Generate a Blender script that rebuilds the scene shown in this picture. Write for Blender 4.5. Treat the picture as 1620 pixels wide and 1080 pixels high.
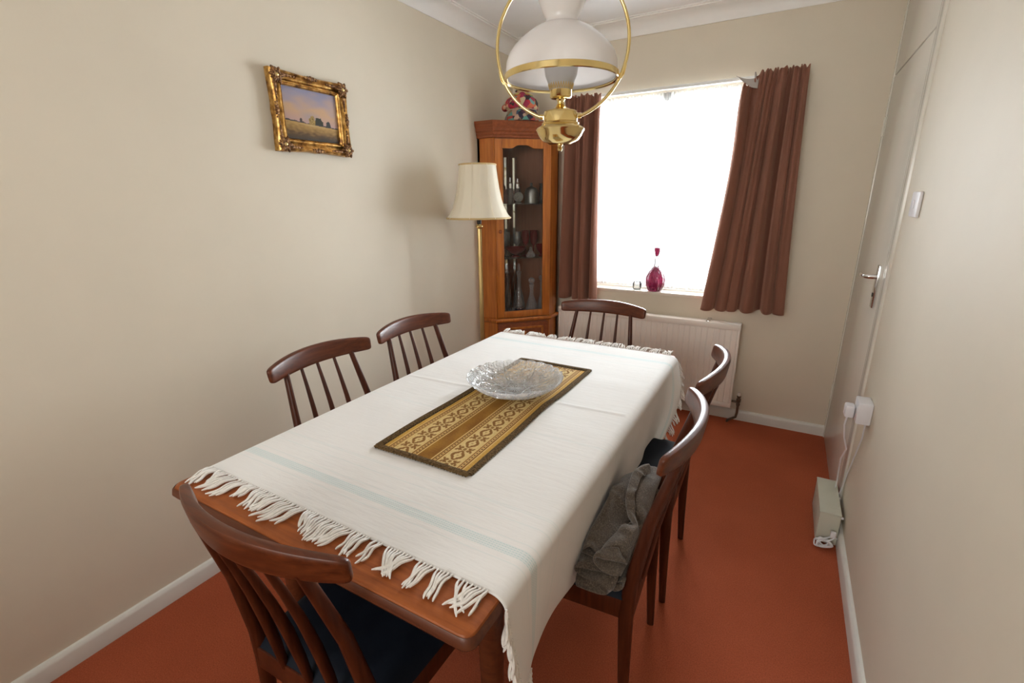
import bpy, bmesh, math, random
from mathutils import Vector, Matrix, noise
from math import sin, cos, pi, radians, sqrt, atan2, exp

random.seed(7)
for o in list(bpy.data.objects):
    bpy.data.objects.remove(o)
SC = bpy.context.scene
COL = SC.collection

# ------------------------------------------------------------------ camera, world, light
XL, XR, YB, YF, ZC = -1.81, 0.37, 3.235, -1.9, 2.44      # room: left, right, far wall, wall behind the camera, ceiling

cd = bpy.data.cameras.new('camera')
cam = bpy.data.objects.new('camera', cd); COL.objects.link(cam)
cd.sensor_width = 36.0; cd.lens = 36.0 * 750.95 / 1620; cd.clip_start = 0.02
yaw, pitch, roll = radians(-29.613), radians(16.588), radians(-0.608)
fw = Vector((sin(yaw) * cos(pitch), cos(yaw) * cos(pitch), -sin(pitch)))
rt = Vector((cos(yaw), -sin(yaw), 0)); up = rt.cross(fw)
r2 = cos(roll) * rt + sin(roll) * up; u2 = -sin(roll) * rt + cos(roll) * up
cam.matrix_world = Matrix(((r2.x, u2.x, -fw.x, 0), (r2.y, u2.y, -fw.y, 0), (r2.z, u2.z, -fw.z, 1.41), (0, 0, 0, 1)))
SC.camera = cam

wd = bpy.data.worlds.new('world'); SC.world = wd; wd.use_nodes = True
wd.node_tree.nodes['Background'].inputs[0].default_value = (0.95, 0.97, 1.0, 1)
wd.node_tree.nodes['Background'].inputs[1].default_value = 2.2

def area(name, loc, direction, sx, sy, power, color):
    l = bpy.data.lights.new(name, 'AREA'); l.shape = 'RECTANGLE'; l.size = sx; l.size_y = sy
    l.energy = power; l.color = color
    o = bpy.data.objects.new(name, l); COL.objects.link(o); o.location = loc
    o.rotation_euler = Vector(direction).to_track_quat('-Z', 'Y').to_euler()
    return o
area('daylight_far_window', (-0.70, YB + 0.60, 1.65), (-0.42, -1, -0.42), 1.5, 1.6, 322, (0.90, 0.955, 1.0))
area('added_near_fill', (-0.72, YF - 0.30, 1.85), (0, 1, -0.05), 1.9, 1.1, 52, (1.0, 0.945, 0.87))  # fill light added behind the camera, shining through the added window

SC.view_settings.view_transform = 'Standard'; SC.view_settings.look = 'None'
SC.view_settings.gamma = 1.0; SC.view_settings.use_curve_mapping = False
SC.view_settings.exposure = 0.33
SC.cycles.use_denoising = True
SC.cycles.max_bounces = 10; SC.cycles.diffuse_bounces = 6; SC.cycles.transparent_max_bounces = 24
SC.cycles.transmission_bounces = 10; SC.cycles.sample_clamp_indirect = 6.0
SC.cycles.caustics_reflective = False; SC.cycles.caustics_refractive = False

# ------------------------------------------------------------------ materials
def new_mat(name):
    m = bpy.data.materials.new(name); m.use_nodes = True
    nt = m.node_tree; b = nt.nodes['Principled BSDF']
    return m, nt, b
def N(nt, kind, **kw):
    n = nt.nodes.new(kind)
    for k, v in kw.items(): setattr(n, k, v)
    return n
def ramp(nt, src, stops):
    r = N(nt, 'ShaderNodeValToRGB'); e = r.color_ramp.elements
    while len(e) < len(stops): e.new(0.5)
    for i, (p, c) in enumerate(stops):
        e[i].position = p; e[i].color = (*c, 1)
    nt.links.new(src, r.inputs[0]); return r.outputs[0]
def noise_tex(nt, scale, detail=4, mapping=None, rough=0.55, dist=0.0, coord='Object'):
    tc = N(nt, 'ShaderNodeTexCoord'); mp = N(nt, 'ShaderNodeMapping')
    if mapping: mp.inputs['Scale'].default_value = mapping
    nt.links.new(tc.outputs[coord], mp.inputs[0])
    n = N(nt, 'ShaderNodeTexNoise'); n.inputs['Scale'].default_value = scale; n.inputs['Detail'].default_value = detail
    n.inputs['Roughness'].default_value = rough; n.inputs['Distortion'].default_value = dist
    nt.links.new(mp.outputs[0], n.inputs['Vector']); return n.outputs[0]
def bump(nt, b, src, strength, dist=0.002):
    n = N(nt, 'ShaderNodeBump'); n.inputs['Strength'].default_value = strength; n.inputs['Distance'].default_value = dist
    nt.links.new(src, n.inputs['Height']); nt.links.new(n.outputs[0], b.inputs['Normal'])
def plain(name, c, rough=0.5, metal=0.0, var=0.04, scale=6, bmp=0.0, bscale=300, coat=0.0, sheen=0.0, spec=None):
    m, nt, b = new_mat(name)
    f = noise_tex(nt, scale, 5)
    a = tuple(max(0, x * (1 - var)) for x in c); d = tuple(min(1, x * (1 + var)) for x in c)
    nt.links.new(ramp(nt, f, [(0.35, a), (0.65, d)]), b.inputs['Base Color'])
    b.inputs['Roughness'].default_value = rough; b.inputs['Metallic'].default_value = metal
    if spec is not None: b.inputs['Specular IOR Level'].default_value = spec
    if coat: b.inputs['Coat Weight'].default_value = coat; b.inputs['Coat Roughness'].default_value = 0.12
    if sheen: b.inputs['Sheen Weight'].default_value = sheen; b.inputs['Sheen Roughness'].default_value = 0.4
    if bmp: bump(nt, b, noise_tex(nt, bscale, 3), bmp)
    return m
def wood(name, c1, c2, axis='X', rough=0.35, scale=9, coat=0.0, bmp=0.03, spec=0.4):
    m, nt, b = new_mat(name); b.inputs['Specular IOR Level'].default_value = spec
    st = {'X': (0.6, 9, 9), 'Y': (9, 0.6, 9), 'Z': (9, 9, 0.6)}[axis]
    f = noise_tex(nt, scale, 6, st, 0.6, 0.35)
    mid = tuple((a + d) / 2 for a, d in zip(c1, c2))
    nt.links.new(ramp(nt, f, [(0.3, c1), (0.5, mid), (0.68, c2)]), b.inputs['Base Color'])
    b.inputs['Roughness'].default_value = rough
    if coat: b.inputs['Coat Weight'].default_value = coat; b.inputs['Coat Roughness'].default_value = 0.15
    bump(nt, b, noise_tex(nt, scale * 5, 4, st), bmp, 0.001)
    return m
def thin_glass(name, tint=(1, 1, 1), ior=1.45, rough=0.0, body=0.0, bmp=0.0, bscale=60, gloss_tint=(1, 1, 1)):
    m = bpy.data.materials.new(name); m.use_nodes = True; nt = m.node_tree; nt.nodes.clear()
    out = N(nt, 'ShaderNodeOutputMaterial')
    tr = N(nt, 'ShaderNodeBsdfTransparent'); tr.inputs[0].default_value = (*tint, 1)
    gl = N(nt, 'ShaderNodeBsdfGlossy'); gl.inputs[0].default_value = (*gloss_tint, 1); gl.inputs['Roughness'].default_value = rough
    fr = N(nt, 'ShaderNodeFresnel'); fr.inputs['IOR'].default_value = ior
    mx = N(nt, 'ShaderNodeMixShader')
    nt.links.new(fr.outputs[0], mx.inputs[0]); nt.links.new(tr.outputs[0], mx.inputs[1]); nt.links.new(gl.outputs[0], mx.inputs[2])
    last = mx.outputs[0]
    if bmp:
        bn = N(nt, 'ShaderNodeBump'); bn.inputs['Strength'].default_value = bmp; bn.inputs['Distance'].default_value = 0.004
        tc = N(nt, 'ShaderNodeTexCoord'); vo = N(nt, 'ShaderNodeTexVoronoi'); vo.inputs['Scale'].default_value = bscale
        nt.links.new(tc.outputs['Object'], vo.inputs['Vector']); nt.links.new(vo.outputs['Distance'], bn.inputs['Height'])
        nt.links.new(bn.outputs[0], gl.inputs['Normal']); nt.links.new(bn.outputs[0], fr.inputs['Normal'])
    if body:
        df = N(nt, 'ShaderNodeBsdfTranslucent'); df.inputs[0].default_value = (*tint, 1)
        d2 = N(nt, 'ShaderNodeBsdfDiffuse'); d2.inputs[0].default_value = (*tint, 1)
        m1 = N(nt, 'ShaderNodeMixShader'); m1.inputs[0].default_value = 0.5
        nt.links.new(df.outputs[0], m1.inputs[1]); nt.links.new(d2.outputs[0], m1.inputs[2])
        m2 = N(nt, 'ShaderNodeMixShader'); m2.inputs[0].default_value = body
        nt.links.new(last, m2.inputs[1]); nt.links.new(m1.outputs[0], m2.inputs[2]); last = m2.outputs[0]
    nt.links.new(last, out.inputs[0]); return m
def translucent(name, c, frac, transp=0.0, rough=0.8, coat=0.0):
    m, nt, b = new_mat(name); b.inputs['Base Color'].default_value = (*c, 1); b.inputs['Roughness'].default_value = rough
    if coat: b.inputs['Coat Weight'].default_value = coat; b.inputs['Coat Roughness'].default_value = 0.05
    out = nt.nodes['Material Output']
    t = N(nt, 'ShaderNodeBsdfTranslucent'); t.inputs[0].default_value = (*c, 1)
    mx = N(nt, 'ShaderNodeMixShader'); mx.inputs[0].default_value = frac
    nt.links.new(b.outputs[0], mx.inputs[1]); nt.links.new(t.outputs[0], mx.inputs[2]); last = mx.outputs[0]
    if transp:
        tp = N(nt, 'ShaderNodeBsdfTransparent'); m2 = N(nt, 'ShaderNodeMixShader'); m2.inputs[0].default_value = transp
        nt.links.new(last, m2.inputs[1]); nt.links.new(tp.outputs[0], m2.inputs[2]); last = m2.outputs[0]
    nt.links.new(last, out.inputs[0]); return m
def colour_attr(name, rough=0.8, bmp=0.0, bscale=400, sheen=0.0):
    m, nt, b = new_mat(name)
    a = N(nt, 'ShaderNodeVertexColor'); a.layer_name = 'pattern'
    nt.links.new(a.outputs[0], b.inputs['Base Color']); b.inputs['Roughness'].default_value = rough; b.inputs['Specular IOR Level'].default_value = 0.15
    if bmp: bump(nt, b, noise_tex(nt, bscale, 3), bmp)
    if sheen: b.inputs['Sheen Weight'].default_value = sheen
    return m

M = {}
M['wall'] = plain('cream_wall_paint', (0.67, 0.60, 0.485), 0.62, var=0.02, scale=2.5, bmp=0.05, bscale=120)
M['ceiling'] = plain('white_ceiling_paint', (0.86, 0.86, 0.86), 0.8, var=0.02, scale=3)
M['coving'] = plain('coving_paint', (0.86, 0.85, 0.83), 0.6, var=0.02)
M['trim'] = plain('white_gloss_trim_paint', (0.68, 0.665, 0.62), 0.3, var=0.03)
M['door'] = plain('off_white_door_paint', (0.70, 0.67, 0.60), 0.2, var=0.02, scale=3)
M['frame_white'] = plain('white_window_paint', (0.8, 0.8, 0.78), 0.35)
M['sill'] = plain('sill_gloss_paint', (0.72, 0.64, 0.54), 0.3)
M['teak'] = wood('teak_wood', (0.036, 0.007, 0.0025), (0.078, 0.018, 0.006), 'Z', 0.36, 9, spec=0.32)
M['teak_rail'] = wood('teak_rail_wood', (0.048, 0.010, 0.003), (0.125, 0.030, 0.009), 'X', 0.34, 8, spec=0.35)
M['table'] = wood('teak_table_top_wood', (0.20, 0.050, 0.012), (0.35, 0.098, 0.023), 'X', 0.42, 7, spec=0.28)
M['table_dark'] = wood('teak_table_edge_wood', (0.06, 0.014, 0.005), (0.115, 0.031, 0.010), 'X', 0.4, 8)
M['seat'] = plain('navy_vinyl', (0.006, 0.009, 0.016), 0.6, spec=0.15, var=0.2, bmp=0.15, bscale=260)
M['yew'] = wood('honey_cabinet_wood', (0.30, 0.085, 0.014), (0.52, 0.175, 0.032), 'Z', 0.36, 6, coat=0.2)
M['yew_dark'] = wood('reddish_cabinet_wood', (0.17, 0.040, 0.012), (0.27, 0.070, 0.020), 'X', 0.4, 8, coat=0.1)
M['yew_in'] = wood('dark_cabinet_interior_wood', (0.24, 0.10, 0.055), (0.32, 0.135, 0.075), 'Z', 0.5, 6)
M['brass'] = plain('polished_brass', (0.80, 0.62, 0.28), 0.14, 1.0, var=0.05)
M['brass_sat'] = plain('satin_brass', (0.70, 0.52, 0.23), 0.30, 1.0, var=0.08)
M['chrome'] = plain('chrome', (0.75, 0.75, 0.76), 0.12, 1.0)
M['pewter'] = plain('pewter', (0.30, 0.31, 0.30), 0.4, 1.0, var=0.2)
M['black'] = plain('dark_iron', (0.02, 0.017, 0.015), 0.5)
M['bronze'] = plain('tarnished_valve_metal', (0.12, 0.085, 0.06), 0.45, 0.7, var=0.3)
M['plastic'] = plain('white_plastic', (0.72, 0.71, 0.74), 0.35)
M['cable'] = plain('white_cable', (0.68, 0.68, 0.70), 0.5)
M['greybox'] = plain('cream_painted_steel', (0.52, 0.52, 0.43), 0.45)
M['radiator'] = plain('cream_radiator_enamel', (0.80, 0.74, 0.68), 0.4, var=0.02)
M['lampshade'] = translucent('cream_silk_shade', (0.92, 0.87, 0.75), 0.35)
M['shade_trim'] = plain('gold_braid', (0.55, 0.40, 0.19), 0.7)
M['opal'] = translucent('opal_glass', (0.93, 0.905, 0.89), 0.5, rough=0.25, coat=1.0)
M['frosted'] = thin_glass('frosted_chimney_glass', (0.98, 0.98, 0.98), 1.2, 0.35, body=0.55)
M['glass'] = thin_glass('clear_glass', (0.97, 0.98, 0.98), 1.45)
M['cabglass'] = thin_glass('cabinet_door_glass', (0.97, 0.97, 0.97), 1.3)
M['crystal'] = thin_glass('cut_crystal', (0.98, 0.98, 0.985), 1.5, 0.03, body=0.20, bmp=1.0, bscale=85)
M['crystal_in'] = thin_glass('clear_glassware', (0.92, 0.94, 0.94), 1.7, 0.03, body=0.16, bmp=0.3, bscale=40)
M['ruby'] = thin_glass('ruby_glass', (0.42, 0.012, 0.02), 1.5, 0.03, body=0.4)
M['cranberry'] = thin_glass('cranberry_glass', (0.36, 0.085, 0.17), 1.7, 0.05, body=0.25, bmp=0.8, bscale=45)
M['cobalt'] = thin_glass('cobalt_glass', (0.02, 0.04, 0.30), 1.5, 0.05, body=0.3)
M['pinkglass'] = thin_glass('pale_pink_glass', (0.75, 0.5, 0.5), 1.5, 0.05, body=0.2)
M['mirror'] = plain('mirror_strip', (0.8, 0.82, 0.8), 0.04, 1.0, var=0.0)
M['net'] = translucent('white_net_fabric', (0.92, 0.92, 0.92), 0.75, transp=0.45)
M['braid'] = plain('brown_braid_trim', (0.115, 0.072, 0.032), 0.9, spec=0.1, var=0.5, scale=160, bmp=0.6, bscale=500)
M['runner'] = colour_attr('woven_brocade', 0.85, 0.25, 700)
M['painting'] = colour_attr('oil_paint', 0.45, 0.15, 160)
M['fringe'] = plain('white_cotton_yarn', (0.80, 0.77, 0.73), 0.85, var=0.06, scale=120, bmp=0.4, bscale=900)

def carpet():
    m, nt, b = new_mat('terracotta_carpet')
    f1 = noise_tex(nt, 2.2, 5); f2 = noise_tex(nt, 240, 4)
    c1 = ramp(nt, f1, [(0.3, (0.39, 0.090, 0.040)), (0.7, (0.47, 0.114, 0.052))])
    c2 = ramp(nt, f2, [(0.3, (0.66, 0.64, 0.62)), (0.7, (1, 1, 1))])
    mx = N(nt, 'ShaderNodeMix', data_type='RGBA', blend_type='MULTIPLY'); mx.inputs[0].default_value = 1
    nt.links.new(c1, mx.inputs[6]); nt.links.new(c2, mx.inputs[7]); nt.links.new(mx.outputs[2], b.inputs['Base Color'])
    b.inputs['Roughness'].default_value = 0.95; b.inputs['Specular IOR Level'].default_value = 0.1
    bump(nt, b, noise_tex(nt, 420, 3), 0.7, 0.004); return m
M['carpet'] = carpet()

def linen():
    m, nt, b = new_mat('white_cotton_tablecloth')
    tc = N(nt, 'ShaderNodeTexCoord'); sp = N(nt, 'ShaderNodeSeparateXYZ'); nt.links.new(tc.outputs['UV'], sp.inputs[0])
    def math(op, a, c=None, clamp=False):
        n = N(nt, 'ShaderNodeMath', operation=op); n.use_clamp = clamp
        for i, x in enumerate((a, c)):
            if x is None: continue
            if isinstance(x, (int, float)): n.inputs[i].default_value = x
            else: nt.links.new(x, n.inputs[i])
        return n.outputs[0]
    u, v = sp.outputs[0], sp.outputs[1]      # u across in metres, v along in metres
    def band(c, hw, soft=0.0015):
        d = math('ABSOLUTE', math('SUBTRACT', v, c))
        return math('MULTIPLY', math('SUBTRACT', hw, d), 1 / soft, True)
    dash = math('GREATER_THAN', math('SINE', math('ADD', math('MULTIPLY', u, 900), math('MULTIPLY', math('GREATER_THAN', math('SINE', math('MULTIPLY', v, 1100)), 0), 3.14))), -0.1)
    rows = math('GREATER_THAN', math('SINE', math('MULTIPLY', v, 1100)), -0.6)
    tot = None
    for c, hw in ((0.683, 0.0145), (1.975, 0.0145)):
        w = math('MULTIPLY', band(c, hw), math('MULTIPLY', math('ADD', math('MULTIPLY', dash, 0.6), 0.4), rows))
        tot = w if tot is None else math('MAXIMUM', tot, w)
    for c in (0.652, 0.712, 0.765, 0.80, 0.806, 1.945, 2.005, 1.88, 1.885, 1.15, 1.156):
        tot = math('MAXIMUM', tot, math('MULTIPLY', band(c, 0.002), 0.28))
    mx = N(nt, 'ShaderNodeMix', data_type='RGBA'); nt.links.new(math('MULTIPLY', tot, 0.75), mx.inputs[0])
    base = ramp(nt, noise_tex(nt, 3, 5), [(0.3, (0.74, 0.72, 0.70)), (0.7, (0.79, 0.775, 0.76))])
    nt.links.new(base, mx.inputs[6]); mx.inputs[7].default_value = (0.46, 0.62, 0.63, 1)
    nt.links.new(mx.outputs[2], b.inputs['Base Color'])
    b.inputs['Roughness'].default_value = 0.9; b.inputs['Sheen Weight'].default_value = 0.15
    n1 = noise_tex(nt, 14, 4, (1, 6, 1)); n2 = noise_tex(nt, 900, 2)
    ad = math('ADD', math('MULTIPLY', n1, 2.2), math('MULTIPLY', n2, 0.5))
    bump(nt, b, ad, 0.16, 0.004); return m
M['cloth'] = linen()

def velvet():
    m, nt, b = new_mat('brown_velvet_curtain')
    nt.links.new(ramp(nt, noise_tex(nt, 5, 4, (1, 1, 0.3)), [(0.3, (0.18, 0.070, 0.042)), (0.7, (0.23, 0.092, 0.056))]), b.inputs['Base Color'])
    b.inputs['Roughness'].default_value = 0.85; b.inputs['Sheen Weight'].default_value = 0.6
    b.inputs['Sheen Tint'].default_value = (0.8, 0.45, 0.32, 1)
    out = nt.nodes['Material Output']; t = N(nt, 'ShaderNodeBsdfTranslucent'); t.inputs[0].default_value = (0.30, 0.08, 0.04, 1)
    mx = N(nt, 'ShaderNodeMixShader'); mx.inputs[0].default_value = 0.05
    nt.links.new(b.outputs[0], mx.inputs[1]); nt.links.new(t.outputs[0], mx.inputs[2]); nt.links.new(mx.outputs[0], out.inputs[0])
    bump(nt, b, noise_tex(nt, 500, 2), 0.2); return m
M['curtain'] = velvet()
M['lining'] = plain('grey_curtain_lining', (0.42, 0.38, 0.35), 0.8)

def tweed():
    m, nt, b = new_mat('flecked_grey_brown_knit')
    nt.links.new(ramp(nt, noise_tex(nt, 260, 3), [(0.3, (0.050, 0.035, 0.025)), (0.52, (0.092, 0.068, 0.049)), (0.70, (0.15, 0.115, 0.085)), (0.76, (0.46, 0.40, 0.33))]), b.inputs['Base Color'])
    b.inputs['Roughness'].default_value = 0.95; b.inputs['Sheen Weight'].default_value = 0.3
    bump(nt, b, noise_tex(nt, 330, 3), 0.7, 0.003); return m
M['knit'] = tweed()

def gilt():
    m, nt, b = new_mat('antique_gilt')
    nt.links.new(ramp(nt, noise_tex(nt, 35, 5), [(0.32, (0.13, 0.055, 0.02)), (0.5, (0.50, 0.27, 0.07)), (0.66, (0.80, 0.52, 0.19))]), b.inputs['Base Color'])
    b.inputs['Roughness'].default_value = 0.33; b.inputs['Metallic'].default_value = 0.85
    bump(nt, b, noise_tex(nt, 90, 4), 0.35, 0.003); return m
M['gilt'] = gilt()

def gilt_dark():
    m, nt, b = new_mat('dark_rubbed_gilt')
    nt.links.new(ramp(nt, noise_tex(nt, 120, 4), [(0.35, (0.06, 0.025, 0.010)), (0.55, (0.22, 0.10, 0.035)), (0.70, (0.55, 0.33, 0.13))]), b.inputs['Base Color'])
    b.inputs['Roughness'].default_value = 0.45; b.inputs['Metallic'].default_value = 0.6
    bump(nt, b, noise_tex(nt, 200, 4), 0.6, 0.003); return m
M['gilt_dark'] = gilt_dark()

# ------------------------------------------------------------------ helpers
def link_mesh(name, bm, mat, parent=None, smooth=35, fix=True):
    if fix: bmesh.ops.recalc_face_normals(bm, faces=bm.faces)
    me = bpy.data.meshes.new(name); bm.to_mesh(me); bm.free()
    for m in (mat if isinstance(mat, (list, tuple)) else [mat]): me.materials.append(m)
    if smooth:
        me.shade_smooth(); me.set_sharp_from_angle(angle=radians(smooth))
    o = bpy.data.objects.new(name, me); COL.objects.link(o)
    if parent: o.parent = parent
    return o
def thing(name, label, cat, loc=(0, 0, 0), rz=0.0, group=None):
    o = bpy.data.objects.new(name, None); COL.objects.link(o); o.location = loc; o.rotation_euler = (0, 0, rz)
    o.empty_display_size = 0.05
    return tag(o, label, cat, group)
def tag(o, label, cat, group=None):
    o['label'] = label; o['category'] = cat
    if group: o['group'] = group
    return o
def struct(name, bm, mat, smooth=35):
    o = link_mesh(name, bm, mat, None, smooth); o['kind'] = 'structure'; return o
def B(): return bmesh.new()
def box(bm, x0, x1, y0, y1, z0, z1, bev=0.0, seg=2, mi=0):
    r = bmesh.ops.create_cube(bm, size=1.0)
    vs = r['verts']
    for v in vs:
        v.co = Vector((x0 + (v.co.x + .5) * (x1 - x0), y0 + (v.co.y + .5) * (y1 - y0), z0 + (v.co.z + .5) * (z1 - z0)))
    fs = list({f for v in vs for f in v.link_faces})
    if bev:
        es = list({e for v in vs for e in v.link_edges})
        r2_ = bmesh.ops.bevel(bm, geom=es, offset=bev, segments=seg, affect='EDGES', profile=0.5)
        fs = r2_['faces'] + [f for f in fs if f.is_valid]; vs = list({v for f in fs if f.is_valid for v in f.verts})
    for f in fs:
        if f.is_valid: f.material_index = mi
    return vs
def rotv(vs, M4):
    for v in vs: v.co = M4 @ v.co
def lathe(bm, prof, n=32, c=(0, 0, 0), mod=None, closed=False):
    rings = []; new = []
    for k, (r, z) in enumerate(prof):
        if r < 1e-6:
            v = bm.verts.new((c[0], c[1], c[2] + z)); rings.append([v]); new.append(v); continue
        ring = []
        for i in range(n):
            a = 2 * pi * i / n; rr = r * (mod(a, k) if mod else 1)
            v = bm.verts.new((c[0] + rr * cos(a), c[1] + rr * sin(a), c[2] + z)); ring.append(v); new.append(v)
        rings.append(ring)
    for p, q in zip(rings, rings[1:]):
        if len(p) == 1 and len(q) == 1: continue
        for i in range(n):
            j = (i + 1) % n
            if len(p) == 1: bm.faces.new((p[0], q[i], q[j]))
            elif len(q) == 1: bm.faces.new((p[j], p[i], q[0]))
            else: bm.faces.new((p[i], p[j], q[j], q[i]))
    return new
def loft(bm, rings, cap=True, wrap=False):
    vr = [[bm.verts.new(p) for p in r] for r in rings]
    n = len(vr[0]); seq = list(zip(vr, vr[1:]))
    if wrap: seq.append((vr[-1], vr[0]))
    for p, q in seq:
        for i in range(n):
            j = (i + 1) % n; bm.faces.new((p[i], p[j], q[j], q[i]))
    if cap and not wrap:
        bm.faces.new(vr[0][::-1]); bm.faces.new(vr[-1])
    return [v for r in vr for v in r]
def tube(bm, pts, rad, n=8, wrap=False, flat=1.0, cap=True):
    pts = [Vector(p) for p in pts]; m = len(pts); rings = []
    ref = None
    for i, p in enumerate(pts):
        a = pts[(i - 1) % m] if (i > 0 or wrap) else p
        b = pts[(i + 1) % m] if (i < m - 1 or wrap) else p
        t = (b - a).normalized()
        if ref is None:
            ref = Vector((0, 0, 1)) if abs(t.z) < 0.9 else Vector((1, 0, 0))
        s = t.cross(ref).normalized(); w = s.cross(t).normalized(); ref = w
        r = rad[i] if isinstance(rad, (list, tuple)) else rad
        rings.append([p + s * (r * cos(2 * pi * k / n)) + w * (r * flat * sin(2 * pi * k / n)) for k in range(n)])
    return loft(bm, rings, cap, wrap)
def grid(bm, nu, nv, fn, uvfn=None, mi=0):
    vs = [[bm.verts.new(fn(i / nu, j / nv)) for j in range(nv + 1)] for i in range(nu + 1)]
    lay = bm.loops.layers.uv.verify() if uvfn else None
    for i in range(nu):
        for j in range(nv):
            f = bm.faces.new((vs[i][j], vs[i + 1][j], vs[i + 1][j + 1], vs[i][j + 1])); f.material_index = mi
            if uvfn:
                for l, (a, b) in zip(f.loops, ((i, j), (i + 1, j), (i + 1, j + 1), (i, j + 1))): l[lay].uv = uvfn(a / nu, b / nv)
    return vs
def solid(o, t, offset=0.0):
    m = o.modifiers.new('thickness', 'SOLIDIFY'); m.thickness = t; m.offset = offset; return o
def smooth01(x):
    x = max(0.0, min(1.0, x)); return x * x * (3 - 2 * x)
def prism(bm, pts, z0, z1):
    return loft(bm, [[(x, y, z0) for x, y in pts], [(x, y, z1) for x, y in pts]])
def copy_thing(src, label=None, loc=None, rz=None):
    r = src.copy(); COL.objects.link(r)
    if label: r['label'] = label
    if loc is not None: r.location = loc
    if rz is not None: r.rotation_euler = (0, 0, rz)
    for ch in [o for o in bpy.data.objects if o.parent == src]:
        c = ch.copy(); COL.objects.link(c); c.parent = r
        for g in [o for o in bpy.data.objects if o.parent == ch]:
            d = g.copy(); COL.objects.link(d); d.parent = c
    return r

# ------------------------------------------------------------------ the room
bm = B(); box(bm, XL - .2, XR + .2, YF - .2, YB + .3, -0.1, 0.0); struct('floor', bm, M['carpet'], 0)
bm = B(); box(bm, XL - .2, XR + .2, YF - .2, YB + .3, ZC, ZC + .1); struct('ceiling', bm, M['ceiling'], 0)
bm = B(); box(bm, XL - .2, XL, YF - .2, YB + .3, 0, ZC); struct('wall_left', bm, M['wall'], 0)
DY0 = 2.315                                      # near edge of the door frame on the right wall
bm = B(); box(bm, XR, XR + .2, YF - .2, DY0, 0, ZC); struct('wall_right', bm, M['wall'], 0)
WX0, WX1, WZ0, WZ1 = -1.31, -0.215, 0.805, 2.052
bm = B()
box(bm, XL, WX0, YB, YB + .27, 0, ZC); box(bm, WX1, XR + .2, YB, YB + .27, 0, ZC)
box(bm, WX0, WX1, YB, YB + .27, 0, WZ0 - 0.02); box(bm, WX0, WX1, YB, YB + .27, WZ1, ZC)
struct('wall_far', bm, M['wall'], 0)
VX0, VX1, VZ0, VZ1 = -1.62, 0.20, 1.25, 2.28  # opening for the added window, set high to steer the fill light
bm = B()
box(bm, XL, VX0, YF - .2, YF, 0, ZC); box(bm, VX1, XR, YF - .2, YF, 0, ZC)
box(bm, VX0, VX1, YF - .2, YF, 0, VZ0); box(bm, VX0, VX1, YF - .2, YF, VZ1, ZC)
struct('wall_near', bm, M['wall'], 0)

# coving: a cove section swept along each wall
def cove(name, p0, p1, inward):
    prof = [(0.0, -0.088), (0.006, -0.088), (0.009, -0.078)] + [(0.009 + 0.066 * (1 - cos(a)), -0.078 + 0.066 * sin(a)) for a in [k * pi / 16 for k in range(1, 9)]] + [(0.075, -0.006), (0.088, -0.006), (0.088, 0.0), (0.0, 0.0)]
    bm = B(); d = Vector(inward)
    loft(bm, [[Vector((*p, ZC)) + d * a + Vector((0, 0, b)) for a, b in prof] for p in (p0, p1)])
    struct(name, bm, M['coving'], 30)
cove('trim_1', (XL, YF), (XL, YB), (1, 0, 0))
cove('trim_2', (XL, YB), (XR, YB), (0, -1, 0))
# skirting boards
def skirting(name, p0, p1, inward):
    prof = [(0, 0), (0.017, 0), (0.017, 0.052), (0.014, 0.060), (0.008, 0.066), (0, 0.068)]
    bm = B(); d = Vector(inward)
    loft(bm, [[Vector((*p, 0)) + d * a + Vector((0, 0, b)) for a, b in prof] for p in (p0, p1)])
    struct(name, bm, M['trim'], 30)
skirting('baseboard_left', (XL, YF), (XL, YB), (1, 0, 0))
skirting('baseboard_far', (XL, YB), (XR, YB), (0, -1, 0))
skirting('baseboard_right', (XR, YF), (XR, DY0 - .002), (-1, 0, 0))

# window in the far wall
def empty_struct(name):
    o = bpy.data.objects.new(name, None); COL.objects.link(o); o['kind'] = 'structure'; return o
w1 = empty_struct('window_1')
bm = B(); yf = YB + .155
for x0, x1 in ((WX0, WX0 + .05), (WX1 - .05, WX1), (-0.80, -0.745)): box(bm, x0, x1, yf, yf + .05, WZ0, WZ1, .004)
box(bm, WX0, WX1, yf, yf + .05, WZ0, WZ0 + .05, .004); box(bm, WX0, WX1, yf, yf + .05, WZ1 - .05, WZ1, .004)
box(bm, WX0 + .05, WX1 - .05, yf + .005, yf + .045, WZ1 - .28, WZ1 - .24, .004)
link_mesh('window_frame', bm, M['frame_white'], w1)
bm = B(); box(bm, WX0 + .05, WX1 - .05, yf + .022, yf + .026, WZ0 + .05, WZ1 - .05); link_mesh('pane', bm, M['glass'], w1, 0)
bm = B(); box(bm, WX0, WX1, YB - .006, YB + .16, WZ0 - .02, WZ0, .003); link_mesh('window_sill', bm, M['sill'], w1)
bm = B(); box(bm, WX0, WX1, YB - .004, YB + .008, WZ1 - .008, WZ1 + .006, .001); link_mesh('head_bead', bm, M['frame_white'], w1)
w2 = empty_struct('added_fill_window')  # unseen window added behind the camera to let the fill light in
bm = B(); yf2 = YF - .12
for x0, x1 in ((VX0, VX0 + .06), (VX1 - .06, VX1), (-0.74, -0.68)): box(bm, x0, x1, yf2, yf2 + .05, VZ0, VZ1, .004)
box(bm, VX0, VX1, yf2, yf2 + .05, VZ0, VZ0 + .06, .004); box(bm, VX0, VX1, yf2, yf2 + .05, VZ1 - .06, VZ1, .004)
link_mesh('window_frame', bm, M['frame_white'], w2)
bm = B(); box(bm, VX0 + .05, VX1 - .05, yf2 + .022, yf2 + .026, VZ0 + .05, VZ1 - .05); link_mesh('pane', bm, M['glass'], w2, 0)

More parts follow.
